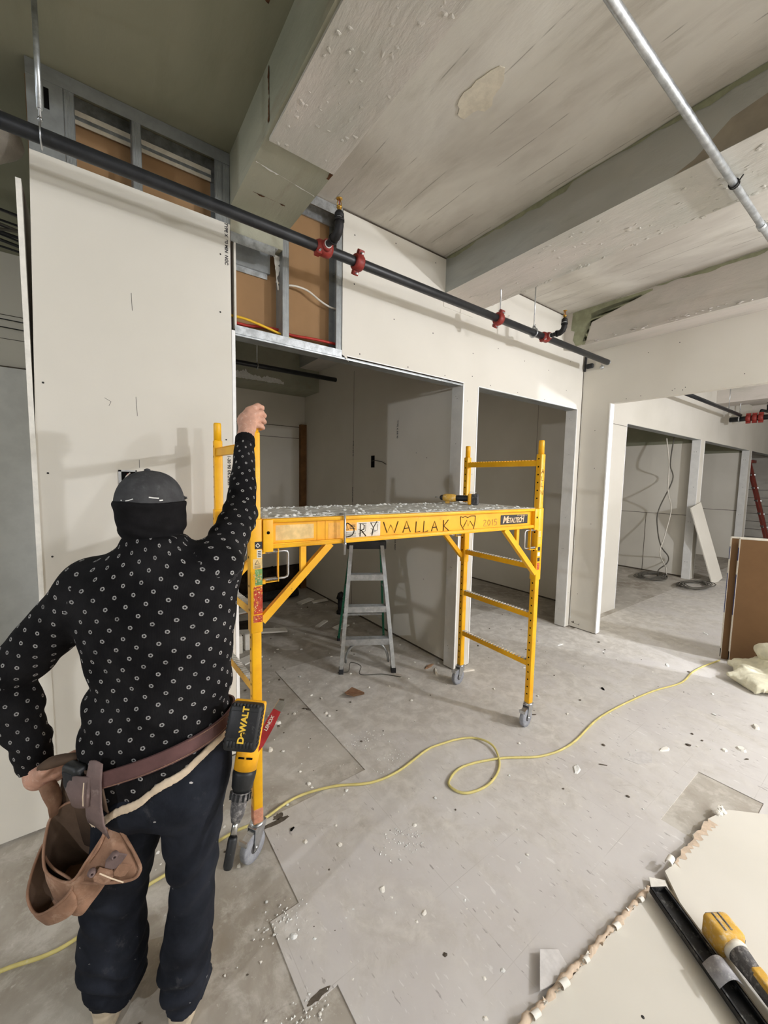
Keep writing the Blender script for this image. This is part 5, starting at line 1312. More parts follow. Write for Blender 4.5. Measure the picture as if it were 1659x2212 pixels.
# leather back sheet and strap that carry the pouches
def sheet_pts(rows, mat, thick, nm, label=None):
    mb = MB(); R_ = [[pw(*p) for p in smooth_path_p(r_)] for r_ in rows]; n = len(R_[0]); m = len(R_)
    V = [p for r_ in R_ for p in r_]; N = Vector()
    a, b, c_ = R_[0][0], R_[0][-1], R_[-1][0]; N = (b-a).cross(c_-a).normalized(); N = -N if N.dot(PF) > 0 else N
    V2 = [p-N*thick for p in V]; o = m*n
    F = [(j*n+i, j*n+i+1, (j+1)*n+i+1, (j+1)*n+i) for j in range(m-1) for i in range(n-1)]
    mb.add(V+V2, F+[tuple(x+o for x in f[::-1]) for f in F]+[(i, i+o, i+1+o, i+1) for i in range(n-1)]+[((m-1)*n+i, (m-1)*n+i+1, (m-1)*n+i+1+o, (m-1)*n+i+o) for i in range(n-1)]+[(j*n, (j+1)*n, (j+1)*n+o, j*n+o) for j in range(m-1)]+[(j*n+n-1, j*n+n-1+o, (j+1)*n+n-1+o, (j+1)*n+n-1) for j in range(m-1)], mat, True)
    return tb(nm, mb, label)
def smooth_path_p(r_): return [tuple(p) for p in smooth_path(r_, 4)]
sheet_pts([[(-.860, 1.02, .880), (-.800, .950, .905), (-.725, .915, .915), (-.690, .908, .925)], [(-.880, 1.03, .82), (-.800, .96, .83), (-.725, .925, .83), (-.678, .915, .81)], [(-.895, 1.02, .72), (-.810, 1.0, .765), (-.735, .975, .765), (-.685, .945, .760)], [(-.89, 1.04, .62), (-.81, 1.01, .62), (-.73, .985, .62), (-.68, .955, .62)]], 'leather_inside', .004, 'back_sheet')
sheet_pts([[(-.707, .904, .950), (-.690, .900, .953), (-.672, .898, .945)], [(-.718, .903, .90), (-.698, .896, .90), (-.674, .893, .90)], [(-.722, .904, .85), (-.700, .898, .845), (-.676, .894, .84)], [(-.728, .912, .80), (-.703, .904, .795), (-.676, .900, .785)], [(-.738, .930, .765), (-.708, .922, .757), (-.676, .915, .735)]], 'leather_grey', .004, 'hanging_strap')
sheet_pts([[(-.800, .945, .885), (-.770, .915, .905), (-.735, .900, .912), (-.702, .898, .912)], [(-.802, .943, .86), (-.770, .908, .865), (-.735, .893, .87), (-.704, .893, .87)], [(-.780, .94, .825), (-.765, .915, .825), (-.735, .898, .832), (-.710, .896, .836)]], 'leather_grey', .005, 'tape_holder', 'grey-brown leather loop holding the tape measure')
mb = MB().ribbon([pw(-.712, .893, .905), pw(-.714, .890, .87), pw(-.716, .892, .845)], .003, 'cream_cloth', -PF, .002); tb('stitching', mb)
# folded upper flap that the left hand rests on
fl_ = [((-.900, 1.0, .862), .020), ((-.872, .985, .882), .024), ((-.835, .975, .898), .022), ((-.800, .975, .906), .016), ((-.780, .985, .906), .010)]
mb = MB().tube([pw(*p) for p, _ in fl_], [r_ for _, r_ in fl_], 'leather_inside', 12, flat=.6); tb('rolled_flap', mb)
mb = MB().tube([pw(-.90, 1.0, .81), pw(-.885, .995, .79), pw(-.880, 1.0, .76), pw(-.885, 1.005, .72)], [.02, .022, .02, .016], 'leather_tan', 10, flat=.5); tb('side_gusset', mb)

def top_part(root, mb, n, label=None): return under(root, mb, n, label)
# tape measure in its loop
tm_ = empty('tape_measure', tuple(pw(-.765, .935, .90)), 'black tape measure tucked in the leather loop on the left hip', 'tape measure')
Rt = Matrix((pw(.92, -.39, .10).normalized(), Vector((0, 0, 1)), Vector((0, 0, 1)))).transposed()
ex = pw(.90, -.40, .12).normalized(); ez = UZ.copy(); ey = ez.cross(ex).normalized(); ez = ex.cross(ey); Rt = Matrix((ex, ey, ez)).transposed()
top_part(tm_, MB().rbox((-.032, -.014, -.040), (.032, .018, .030), 'tool_black', Rt, pw(-.762, .925, .895), .012, 4), 'case')
top_part(tm_, MB().rbox((-.022, -.0155, -.022), (.020, -.012, .016), 'black_rubber', Rt, pw(-.762, .925, .895), .0015), 'grip_panel')
# impact driver hanging on the right hip, battery towards the camera
dr = empty('cordless_drill', tuple(pw(-.40, 1.05, .85)), 'yellow and black cordless drill hanging nose down on the right hip', 'drill')
Hh = pw(.10, -.93, .33).normalized(); Nn = pw(-.09, -.335, -.94); Nn = (Nn-Hh*Nn.dot(Hh)).normalized(); Ss = Nn.cross(Hh).normalized()
Ss = -Ss if Ss.dot(PR) < 0 else Ss
RD = Matrix((Ss, -Nn, Hh)).transposed()   # x: right, y: back end (up), z: towards battery base
if RD.determinant() < 0: RD = Matrix((-Ss, -Nn, Hh)).transposed()
bc = pw(-.350, .952, 1.010)             # centre of the battery base
def dp(x, y, z): return bc+RD @ Vector((x, y, z))
mb = MB().rbox((-.041, -.056, -.045), (.041, .056, 0), 'tool_black', RD, bc, .010, 3)
for i in range(8): mb.rbox((-.033+.0084*i, -.046, -.001), (-.0275+.0084*i, -.030, .0022), 'tool_black', RD, bc, .001, 1).rbox((-.033+.0084*i, .048, -.006), (-.0275+.0084*i, .0575, .000), 'tool_black', RD, bc, .001, 1)
for i in range(9):
    for sx in (-1, 1): mb.box((sx*.0405-.0015, -.042+.010*i, -.034), (sx*.0405+.0015, -.037+.010*i, -.006), 'tool_black', RD, bc)
mb.rbox((-.034, -.024, -.001), (.034, .040, .0014), 'black_plastic', RD, bc, .003, 2)
top_part(dr, mb, 'battery', 'black battery pack with lettering')
sgx = 1 if RD.determinant() > 0 else -1
ld = Vector(RD @ Vector((0, 1, 0))); rd = Vector(RD @ Vector((1, 0, 0)))
text_mesh('DeWALT', .0215, 'tool_letter', frame_mx(dp(.002, .008, .0022), ld, -rd if ld.cross(-rd).dot(Hh) > 0 else rd), 'lettering', dr, .0009)
top_part(dr, MB().rbox((-.042, -.058, -.062), (.042, .057, -.044), 'tool_yellow', RD, bc, .006, 2), 'battery_shoe')
hz = MB()
hz.tube([dp(0, -.025, -.058), dp(0, -.040, -.10), dp(0, -.050, -.135)], [.023, .020, .024], 'tool_black', 14, flat=1.15); top_part(dr, hz, 'handle', 'black rubber handle')
bx = lambda y: dp(-.004-.0, y, -.150)
by0, by1 = -.03, -.10
mb = MB().lathe([(.022, .015), (.030, .005), (.032, -.02), (.032, -.080), (.029, -.090)], 'tool_yellow', dp(0, 0, -.150), RD @ Matrix.Rotation(-PI/2, 3, 'X'), 24) if False else MB().tube([dp(0, -.010, -.150), dp(0, -.025, -.150), dp(0, -.09, -.150), dp(0, -.140, -.150)], [.020, .031, .033, .031], 'tool_yellow', 24)
for sx in (-.010, .012): mb.box((sx-.008, -.107, -.119), (sx+.008, -.103, -.1155), 'hole_black', RD, bc)
mb.box((.012, -.085, -.1215), (.020, -.065, -.1175), 'hole_black', RD, bc)
top_part(dr, mb, 'motor_housing', 'yellow motor housing')
top_part(dr, MB().tube([dp(0, -0.140, -.150), dp(0, -0.150, -.150), dp(0, -0.185, -.150), dp(0, -0.195, -.150)], [.031, .032, .028, .022], 'tool_black', 24), 'gear_case', 'black gear case')
mb = MB().tube([dp(0, -0.195, -.150), dp(0, -0.200, -.150), dp(0, -0.213, -.150), dp(0, -0.217, -.150), dp(0, -0.230, -.150), dp(0, -0.250, -.150), dp(0, -0.270, -.150)], [.024, .0265, .0265, .021, .021, .0185, .012], 'tool_black_dusty', 24)
for i in range(12):
    an = 2*PI*i/12; mb.box((-.003, -.213, -.003), (.003, -.197, .003), 'tool_black', RD, bc+RD @ Vector((.026*math.cos(an), 0, -.150+.026*math.sin(an))))
top_part(dr, mb, 'chuck', 'dusty chuck')
top_part(dr, MB().tube([dp(0, -0.267, -.150), dp(0, -0.281, -.150), dp(0, -0.307, -.150)], [.0075, .0085, .0085], 'chrome', 14), 'bit_sleeve', 'bare steel sleeve')
top_part(dr, MB().tube([dp(0, -0.303, -.150), dp(0, -0.309, -.150), dp(0, -0.370, -.150), dp(0, -0.377, -.150)], [.0105, .0125, .0125, .010], 'tool_black', 16), 'bit_holder', 'black bit holder tube')
# red utility knife in the belt
kn = empty('utility_knife', tuple(pw(-.335, 1.07, .94)), 'red utility knife with chrome tip in the belt beside the drill', 'knife')
k0, k1 = pw(-.346, 1.06, .885), pw(-.298, 1.09, .980); kd = (k1-k0).normalized(); ks = kd.cross(-PF).normalized(); kn_n = ks.cross(kd)
RK = Matrix((ks, kd, kn_n)).transposed()
if RK.determinant() < 0: RK = Matrix((-ks, kd, kn_n)).transposed()
KL = (k1-k0).length
pro = [(-.006, -.02), (.006, -.022), (.013, .01), (.0145, KL*.6), (.0125, KL), (-.010, KL), (-.0135, KL*.6), (-.011, .02)]
mb = MB().prism(pro, -.007, .007, 'knife_red', RK, k0); top_part(kn, mb, 'handle', 'red handle')
mb = MB().prism([(-.0105, KL-.002), (.013, KL-.002), (.0135, KL+.018), (.006, KL+.028), (-.008, KL+.024)], -.0075, .0075, 'chrome', RK, k0); top_part(kn, mb, 'nose', 'chrome nose')
fwd = kn_n if kn_n.dot(PF) < 0 else -kn_n
tdir = kd; ty = fwd.cross(tdir)
text_mesh('LENOX', .013, 'sticker_white', frame_mx(k0+kd*(KL*.62)+fwd*.0076-ty*-.002, tdir, ty), 'lettering', kn, .0004)
mb = MB().tube([k0-kd*.015, k0-kd*.03+ks*.004, k0-kd*.034+ks*.016], .004, 'skin', 8); top_part(kn, MB().tube([k0-kd*.012, k0-kd*.028, k0-kd*.034-PR*-.012], .0045, 'knife_red', 8), 'belt_hook')
# ------------------------------------------------------------------ loose things around the room
def thing(mb, name, label, cat, group=None, kind=None):
    """single-mesh thing with its origin at the middle of its footprint"""
    xs = [p[0] for p in mb.v]; ys = [p[1] for p in mb.v]; zs = [p[2] for p in mb.v]
    o = mb.build(name, None, None, ((min(xs)+max(xs))/2, (min(ys)+max(ys))/2, min(zs)))
    return tag(o, label, cat, group, kind)
# yellow extension cord
cp = [(4.66, 1.0), (4.40, 1.045), (4.158, 1.066), (3.852, 1.058), (3.447, 1.148), (2.825, 1.21), (2.363, 1.178), (2.103, 1.223), (1.88, 1.354), (1.648, 1.433), (1.50, 1.40), (1.485, 1.335), (1.53, 1.285), (1.65, 1.262), (1.78, 1.292), (1.875, 1.36), (1.925, 1.456), (1.895, 1.565), (1.799, 1.618), (1.68, 1.645), (1.564, 1.655), (1.32, 1.618), (1.145, 1.638), (.968, 1.73), (.774, 1.775), (.584, 1.742), (.45, 1.753), (.191, 1.715), (.083, 1.698), (-.141, 1.635), (-.309, 1.668), (-.55, 1.70), (-.9, 1.62)]
pts = smooth_path([(x, y, .0115) for x, y in cp], 8)
over = smooth_path([(x, y, .0115) for x, y in cp], 8)
for i, p in enumerate(pts):     # the loop crosses itself: lift the upper pass
    if 15*8 <= i <= 17*8: p.z += .011*math.sin((i-15*8)/16*PI)
thing(MB().tube(pts, .0065, 'cord_yellow', 10), 'extension_cord', 'pale yellow extension cord looping across the floor past the scaffold', 'cord')

# drywall sheets lying in the near right corner
def ragged(a, b, n, amp, seed):
    r_ = random.Random(seed); a, b = Vector((*a, 0)), Vector((*b, 0)); t_ = (b-a).normalized(); nn = Vector((-t_.y, t_.x, 0)); return [tuple((a.lerp(b, i/n)+nn*r_.uniform(-amp, amp)).xy) for i in range(n+1)]
sa = empty('drywall_sheet', (1.3, .1, .004), 'drywall sheet flat on the floor with a curled torn paper edge', 'drywall sheet')
edgeA = ragged((1.765, .522), (.86, .588), 60, .004, 3)
top_part(sa, MB().prism([(1.86, .40), (1.80, .50)]+edgeA+[(.84, -.7), (1.86, -.7)], .0045, .0175, 'drywall_paper'), 'board')
mb = MB(); r_ = random.Random(8); path = []; rad = []
n = 70
for i in range(n+1):
    t_ = i/n; x, y = lerp(1.755, .87, t_), lerp(.527, .592, t_)
    path.append((x+r_.uniform(-.002, .002), y+r_.uniform(-.003, .003), .020+.005*math.sin(t_*23)+r_.uniform(-.001, .002))); rad.append((.0098+.0022*math.sin(t_*31)+.0022*math.sin(t_*97+1)+r_.uniform(-.0026, .0026))*(.62+.38*min(1, t_*6)))
mb.tube(path, rad, 'torn_core', 9, flat=.8)
for i in range(46):
    t_ = r_.random(); q = Vector((lerp(1.755, .87, t_), lerp(.527, .592, t_)-.004, .024)); a = r_.uniform(0, 2*PI); L_ = r_.uniform(.008, .02); d2 = Vector((math.cos(a), math.sin(a)*.6, .25))*L_
    w2 = Vector((-math.sin(a), math.cos(a), .3))*L_*.35
    mb.add([q-w2, q+w2, q+d2+w2*.6+UZ*.004, q+d2*1.2], [(0, 1, 2), (0, 2, 3)], r_.choice(['gypsum', 'torn_core', 'drywall_paper']))
top_part(sa, mb, 'curled_paper', 'rolled strip of torn face paper')
for k, (t_, ln, rr) in enumerate(((.10, .022, .010), (.30, .030, .012), (.52, .02, .011), (.66, .034, .014), (.82, .03, .012))):
    c0 = Vector((lerp(1.755, .87, t_), lerp(.527, .592, t_)-.010, .028)); d = Vector((-.95, .12, .12)).normalized()
    mb = MB(); pth = []
    for i in range(16):
        a = i/15*1.7*PI; pth.append((a, rr*(1-.03*i)))
    V = []; q1, q2 = Vector((0, 1, 0)), Vector((0, 0, 1))
    for a, r2 in pth: V += [c0+q1*r2*math.cos(a)+q2*r2*math.sin(a)-d*ln/2, c0+q1*r2*math.cos(a)+q2*r2*math.sin(a)+d*ln/2]
    mb.add(V, [(2*i, 2*i+1, 2*i+3, 2*i+2) for i in range(15)], 'gypsum', True)
    top_part(sa, mb, 'paper_curl')
mb = MB(); screws(mb, [], 'y', 0); mb.lathe([(.005, 0), (.0045, .0008)], 'screw', (1.30, .38, .0175), None, 12); top_part(sa, mb, 'screw')
sb = empty('drywall_sheet', (2.35, 0, .0185), 'upper drywall sheet at the right edge with a broken torn end', 'drywall sheet')
polyB = [(1.775, .430), (1.872, .513)]+ragged((1.95, .506), (2.345, .489), 26, .010, 4)+[(2.46, .462), (2.50, .447), (2.62, .33), (3.2, -.25), (3.2, -.7), (1.02, -.7)]
top_part(sb, MB().prism(polyB, .0185, .0325, 'drywall_paper'), 'board')
mb = MB(); ra = ragged((1.95, .507), (2.345, .490), 26, .006, 4); rb_ = ragged((1.94, .490), (2.34, .462), 26, .016, 14)
mb.add([(x, y, .0332) for x, y in ra]+[(x, y, .0336) for x, y in rb_], [(i, i+27, i+28, i+1) for i in range(26)], 'torn_core')
top_part(sb, mb, 'torn_paper', 'strip of exposed brown inner paper')
def lumps(mb, c, n, spread, s0, s1, m, seed, flat=.5):
    r2 = random.Random(seed)
    for i in range(n):
        bm = bmesh.new(); bmesh.ops.create_icosphere(bm, subdivisions=2, radius=r2.uniform(s0, s1)); ph = r2.uniform(0, 9)
        for q in bm.verts:
            k = 1+.28*math.sin(q.co.x*500+ph)*math.sin(q.co.y*430+ph*2)+r2.uniform(-.06, .06); q.co = Vector((q.co.x*k*1.3, q.co.y*k, q.co.z*k*flat))
        mb.bm(bm, m, Matrix.Rotation(r2.uniform(0, PI), 3, 'Z'), Vector(c)+Vector((r2.uniform(-1, 1)*spread[0], r2.uniform(-1, 1)*spread[1], 0)))
    return mb
top_part(sb, lumps(MB(), (2.46, .462, .036), 7, (.035, .012), .008, .018, 'gypsum', 3, .6), 'crumbled_core', 'crumbled white gypsum')
mb = MB(); c0 = Vector((1.925, .512, .048)); d = Vector((.9, .05, -.1)).normalized(); V = []
for i in range(20):
    a = -.6+i/19*1.8*PI; r2 = .015*(1-.015*i); V += [c0+Vector((0, r2*math.cos(a), r2*math.sin(a)))-d*.024, c0+Vector((0, r2*math.cos(a), r2*math.sin(a)))+d*.024]
mb.add(V, [(2*i, 2*i+1, 2*i+3, 2*i+2) for i in range(19)], 'gypsum', True); top_part(sb, mb, 'paper_curl')
# tilted corner bit between the two sheets
thing(MB().prism([(1.755, .520), (1.80, .545), (1.84, .50), (1.80, .47)], .0185, .022, 'gypsum'), 'drywall_scrap', 'small white drywall scrap between the two sheets beside the black channel', 'scrap')
# tilted tile fragment by the frame bottom
A_, B_, C_, D_ = Vector((1.195, .662, .026)), Vector((1.262, .632, .006)), Vector((1.235, .566, .006)), Vector((1.094, .598, .026))
mb = MB(); dn = Vector((0, 0, -.004)); mb.add([A_, B_, C_, D_, A_+dn, B_+dn, C_+dn, D_+dn], [(0, 3, 2, 1), (4, 5, 6, 7), (0, 1, 5, 4), (1, 2, 6, 5), (2, 3, 7, 6), (3, 0, 4, 7)], 'tile_scrap')
thing(mb, 'loose_tile', 'loose bit of floor tile tipped up beside the torn drywall edge', 'tile')

# black steel channel and dusty yellow tool lying on it
ch = empty('steel_channel', (1.6, .3, .033), 'black steel channel lying across the drywall sheets at bottom right', 'channel')
c0, c1 = Vector((1.748, .497, .034)), Vector((1.33, -.14, .034)); cu = (c1-c0).normalized(); cv = Vector((-cu.y, cu.x, 0)); RC = Matrix((cu, cv, UZ)).transposed(); CL = (c1-c0).length
mb = MB().box((0, -.034, 0), (CL, .034, .003), 'channel_black', RC, c0)
for y in (-.034, .031): mb.box((0, y, 0), (CL, y+.003, .022), 'channel_black', RC, c0)
for y in (-.034, .025): mb.box((0, y, .019), (CL, y+.009, .022), 'channel_black', RC, c0)
mb.box((0, -.034, 0), (.003, .034, .022), 'channel_black', RC, c0)
top_part(ch, mb, 'channel')
mb = MB(); V = []
for i in range(13):
    t_ = i/12; y = lerp(-.040, .045, t_); z = .026+.030*math.sin(t_*PI)
    V += [c0+RC @ Vector((.250, y, z)), c0+RC @ Vector((.315, y, z)), c0+RC @ Vector((.315, y, z-.003)), c0+RC @ Vector((.250, y, z-.003))]
mb.add(V, [(4*i+k, 4*i+(k+1) % 4, 4*i+4+(k+1) % 4, 4*i+4+k) for i in range(12) for k in range(4)]+[(3, 2, 1, 0), (48, 49, 50, 51)], 'grey_tape', True)
top_part(ch, mb, 'tape_wrap', 'dusty grey tape bowed over the channel')
tl = empty('cutout_tool', (1.68, .25, .034), 'dusty yellow and black power tool lying beside the black channel', 'power tool')
bx0, bx1 = Vector((1.724, .297, .085)), Vector((1.437, -.148, .080)); tu = (bx1-bx0).normalized(); tv = Vector((-tu.y, tu.x, 0)); tw = tu.cross(tv)
RT = Matrix((tu, tv, UZ)).transposed()
def tp(x, y, z): return bx0+RT @ Vector((x, y, z))
top_part(tl, MB().rbox((-.035, -.046, -.046), (.050, .046, .040), 'tool_yellow_dusty', RT, bx0, .016, 4), 'battery', 'dusty yellow battery block')
mb = MB()
for y in (-.018, .004): mb.rbox((-.026, y, .0395), (.030, y+.007, .0415), 'tool_black_dusty', RT, bx0, .001, 1)
mb.rbox((-.0365, -.030, -.02), (-.034, .030, .030), 'tool_black_dusty', RT, bx0, .001, 1)
top_part(tl, mb, 'battery_slot')
mb = MB().rbox((-.030, .030, -.030), (.045, .0475, .022), 'tool_black_dusty', RT, bx0, .006, 2); top_part(tl, mb, 'side_grip')
top_part(tl, MB().tube([tp(.046, 0, -.004), tp(.058, 0, -.004), tp(.066, 0, -.004)], [.036, .039, .036], 'sticker_white', 26), 'collar', 'pale ring behind the battery')
top_part(tl, MB().tube([tp(.060, 0, -.004), tp(.08, 0, -.004), tp(.115, 0, -.006), (tp(.16, 0, -.008)), tp(.215, .002, -.010), tp(.27, .002, -.008), tp(.40, .004, -.008), tp(.52, .004, -.008)], [.034, .033, .029, .028, .030, .036, .040, .038], 'tool_black_dusty', 24), 'grip', 'black rubber grip')
mb = MB().rbox((.118, -.016, .012), (.212, .018, .027), 'tool_yellow_dusty', RT, bx0, .006, 3).rbox((.13, -.020, .004), (.20, -.012, .020), 'tool_yellow_dusty', RT, bx0, .003, 2); top_part(tl, mb, 'top_shell', 'yellow top shell')
top_part(tl, MB().rbox((.235, -.03, .012), (.50, .034, .036), 'tool_yellow_dusty', RT, bx0, .012, 4), 'motor_shell', 'yellow motor shell')
top_part(tl, MB().rbox((.245, -.046, -.024), (.46, -.026, .016), 'tool_yellow_dusty', RT, bx0, .012, 4), 'side_pad', 'yellow side pad')
top_part(tl, MB().rbox((.150, .018, .006), (.205, .030, .018), 'tool_black', RT, bx0, .004, 2), 'trigger')

# drill-driver lying on the deck
dg_ = empty('screw_gun', (2.06, 1.86, 1.484), 'yellow cordless screw gun lying on the dusty scaffold deck', 'drill')
s0, s1 = Vector((1.985, 2.005, 1.524)), Vector((2.125, 1.80, 1.520)); su = (s1-s0).normalized(); sv = Vector((-su.y, su.x, 0)); RG = Matrix((su, sv, UZ)).transposed()
gp = lambda x, y, z: s0+RG @ Vector((x, y, z))
top_part(dg_, MB().tube([gp(0, 0, 0), gp(.012, 0, 0), gp(.03, 0, 0), gp(.075, 0, 0), gp(.095, 0, 0)], [.018, .025, .028, .027, .022], 'tool_yellow_dusty', 20).rbox((.02, -.012, -.040), (.05, .012, -.02), 'tool_yellow_dusty', RG, s0, .005, 2), 'motor_housing')
top_part(dg_, MB().tube([gp(-.020, 0, 0), gp(-.012, 0, 0), gp(.002, 0, 0)], [.010, .018, .020], 'tool_black', 18), 'nose', 'black nose')
top_part(dg_, MB().tube([gp(-.055, 0, 0), gp(-.018, 0, 0)], .0032, 'chrome', 8), 'bit', 'steel bit')
top_part(dg_, MB().tube([gp(.085, 0, 0), gp(.11, 0, .001), gp(.16, 0, .002), gp(.185, 0, 0)], [.019, .021, .021, .024], 'tool_black', 18), 'handle', 'black handle')
top_part(dg_, MB().rbox((.178, -.034, -.040), (.204, .034, .036), 'tool_yellow', RG, s0, .008, 3), 'battery_shoe')
mb = MB().rbox((.202, -.034, -.040), (.248, .034, .036), 'tool_black_dusty', RG, s0, .008, 3)
for i in range(6): mb.box((.208+.006*i, -.0352, -.03), (.2105+.006*i, -.034, .028), 'tool_black', RG, s0)
top_part(dg_, mb, 'battery', 'dark battery')
top_part(dg_, MB().beam(gp(.19, -.02, .048), gp(.235, -.02, .046), .012, .003, 'chrome', sv).beam(gp(.19, -.02, .035), gp(.19, -.02, .048), .012, .003, 'chrome', sv), 'belt_clip', 'bright belt clip')

# drywall sheets stood on edge in the wide opening
sd = Vector((.45, -.893, 0)).normalized(); nd = Vector((.893, .45, 0)).normalized(); RD2 = Matrix((sd, nd, UZ)).transposed()
def stood(c, name, label):
    r_ = empty(name, tuple(c), label, 'drywall sheet', 'drywall sheets stood on edge in the opening')
    mb = MB().box((.004, 0, .0), (1.25, .0015, 1.165), 'kraft_shaded', RD2, c).box((.004, .0015, .0), (1.25, .028, 1.165), 'gypsum', RD2, c).box((.004, .028, 0), (1.25, .0295, 1.165), 'drywall_paper', RD2, c)
    top_part(r_, mb, 'board')
    e = MB().box((-.001, .001, .0), (.004, .0285, 1.168), 'sticker_white', RD2, c); top_part(r_, e, 'end_tape', 'white paper end tape')
    e = MB()
    for z0, z1 in ((.02, .10), (.45, .83), (.96, 1.08)): top_part(r_, MB().box((-.0018, .004, z0), (-.0008, .026, z1), 'blue_tape' if z0 > .3 else 'hole_black', RD2, c), 'end_label', 'blue printed band' if z0 > .3 else 'dark printed band')
    top_part(r_, MB().box((-.001, -.002, 1.160), (1.25, .03, 1.172), 'sticker_white', RD2, c), 'top_edge', 'white top edge')
stood(Vector((4.715, .945, 0)), 'drywall_sheet', 'front drywall sheet stood on edge with brown back facing the room')
stood(Vector((4.742, 1.012, 0)), 'drywall_sheet', 'rear drywall sheet stood on edge behind the brown faced one')
# insulation batts, torn and heaped
def nets_world(fn, lo, hi, h, name, mat, label, cat, rl=1, group=None):
    v, F = nets(fn, lo, hi, h); v = relax(v, F, rl); b = np.array([(lo[0]+hi[0])/2, (lo[1]+hi[1])/2, v[:, 2].min()])
    me = bpy.data.meshes.new(name); me.from_pydata((v-b).tolist(), [], F.tolist()); me.polygons.foreach_set('use_smooth', [True]*len(F)); me.materials.append(MAT[mat]); me.update()
    o = bpy.data.objects.new(name, me); COL.objects.link(o); o.location = b; return tag(o, label, cat, group)
def fluff(P, k):
    return .016*np.sin(P[..., 0]*15+1.3*np.sin(P[..., 1]*13)+k)*np.sin(P[..., 1]*14+1.2*np.sin(P[..., 2]*20)+k)+.006*np.sin(P[..., 2]*50+1.2*np.sin(P[..., 0]*24))+.004*np.sin(P[..., 0]*70+1.5*np.sin(P[..., 1]*60))*np.sin(P[..., 1]*75)
def f_low(P):
    d = smin(ell(P, (4.42, .72, .045), (.26, .15, .055)), ell(P, (4.36, .50, .05), (.24, .22, .06)), .05)
    d = smin(d, ell(P, (4.58, .52, .09), (.22, .28, .10)), .05); d = smin(d, ell(P, (4.45, .16, .10), (.26, .34, .11)), .06)
    return np.maximum(np.maximum(d+fluff(P, 0), .002-P[..., 2]), .54-P[..., 1])
def f_up(P):
    d = smin(ell(P, (4.66, .60, .20), (.11, .16, .12)), ell(P, (4.70, .38, .24), (.12, .24, .14)), .06); return np.maximum(d+fluff(P, 2)*.8, .55-P[..., 1])
nets_world(f_low, (4.04, -.25, 0), (4.88, .95, .32), .014, 'insulation_batt', 'insulation', 'fluffy cream insulation batt heaped on the floor at the right edge', 'insulation')
nets_world(f_up, (4.5, .05, .05), (4.86, .84, .44), .012, 'insulation_batt', 'insulation', 'upper torn insulation batt leaning against the brown sheet', 'insulation')
# insulation stuffed above the partition end at upper left
nets_world(lambda P: smin(ell(P, (-.34, 2.52, 3.12), (.14, .12, .12)), ell(P, (-.52, 2.50, 3.05), (.2, .12, .12)), .05)+fluff(P, 1)*.5, (-.78, 2.3, 2.88), (-.14, 2.7, 3.29), .012, 'insulation_batt', 'grey_insulation', 'pale insulation stuffed under the slab at the upper left', 'insulation')
# loose sheet edge-on at the end of the partition
ls = MB().box((-.217, 2.276, .80), (-.200, 3.3, 2.84), 'drywall_paper').box((-.2175, 2.2745, .80), (-.1995, 2.2775, 2.842), 'gypsum')
thing(ls, 'drywall_sheet', 'drywall sheet seen edge-on at the left end of the partition', 'drywall sheet')
# dark cables sagging in the recess
cb = empty('cable_bundle', (-.5, 3.4, 3.1), 'bundle of dark cables sagging behind the left end of the partition', 'cables')
r_ = random.Random(4)
for i in range(9):
    z = 3.22-.026*i; y = 3.3+.05*r_.random(); pts = [(-1.6, y, z+.12), (-1.0, y, z+.04+r_.uniform(-.02, .02)), (-.55, y+.02, z-.01+r_.uniform(-.02, .02)), (-.38, y, z-.03+r_.uniform(-.02, .02)), (-.12, y, z-.07)]
    top_part(cb, MB().tube(smooth_path(pts, 6), r_.choice([.006, .009, .013]), r_.choice(['black_rubber', 'black_pipe', 'cable_grey']), 6), 'cable')
top_part(cb, MB().tube(smooth_path([(-.7, 3.25, 2.86), (-.45, 3.25, 3.02), (-.2, 3.25, 3.06)], 6), .008, 'cable_grey', 6), 'cable')
for z in (2.82, 2.76): cable('cable', [(-1.4, 4.29, z+.03), (-.8, 4.28, z+.005), (-.02, 4.29, z-.01)], .004, 'black_rubber', 'thin dark cable on the recess wall, %s of two' % ('upper' if z > 2.8 else 'lower'))

# --- dark room behind the scaffold
thing(MB().tube([(.9, 5.02, .07), (2.2, 5.0, .07)], .075, 'black_rubber', 16, flat=.8), 'roll', 'dark roll of material lying by the back wall of the dark room', 'roll')
bwp = bpy.data.objects['wall_room_2']
patch(bwp, 'damaged_base', [(.3+2.2*i/40, YB, .36+.012*math.sin(i*1.3)+.01*math.sin(i*2.9)) for i in range(41)]+[(2.5, YB, .01), (.3, YB, .01)], (0, -1, 0), 'dark_debris', .02)
thing(MB().box((2.41, 5.33, 0), (2.498, 5.395, 2.40), 'wood'), 'wood_stud', 'brown wooden stud standing in the back corner of the dark room', 'stud')
sp_ = empty('pipe_stub', (2.36, 4.08, 0), 'black pipe stub standing on the floor of the dark room', 'pipe')
top_part(sp_, MB().tube([(2.36, 4.08, 0), (2.36, 4.08, .19)], .030, 'black_iron', 16), 'pipe'); top_part(sp_, MB().lathe([(.046, 0), (.046, .03), (.03, .05), (.02, .06)], 'black_iron', (2.36, 4.08, .0), None, 16), 'flange'); top_part(sp_, MB().tube([(2.335, 4.08, .18), (2.36, 4.075, .235), (2.385, 4.08, .245)], [.03, .038, .03], 'black_iron', 14), 'cap')
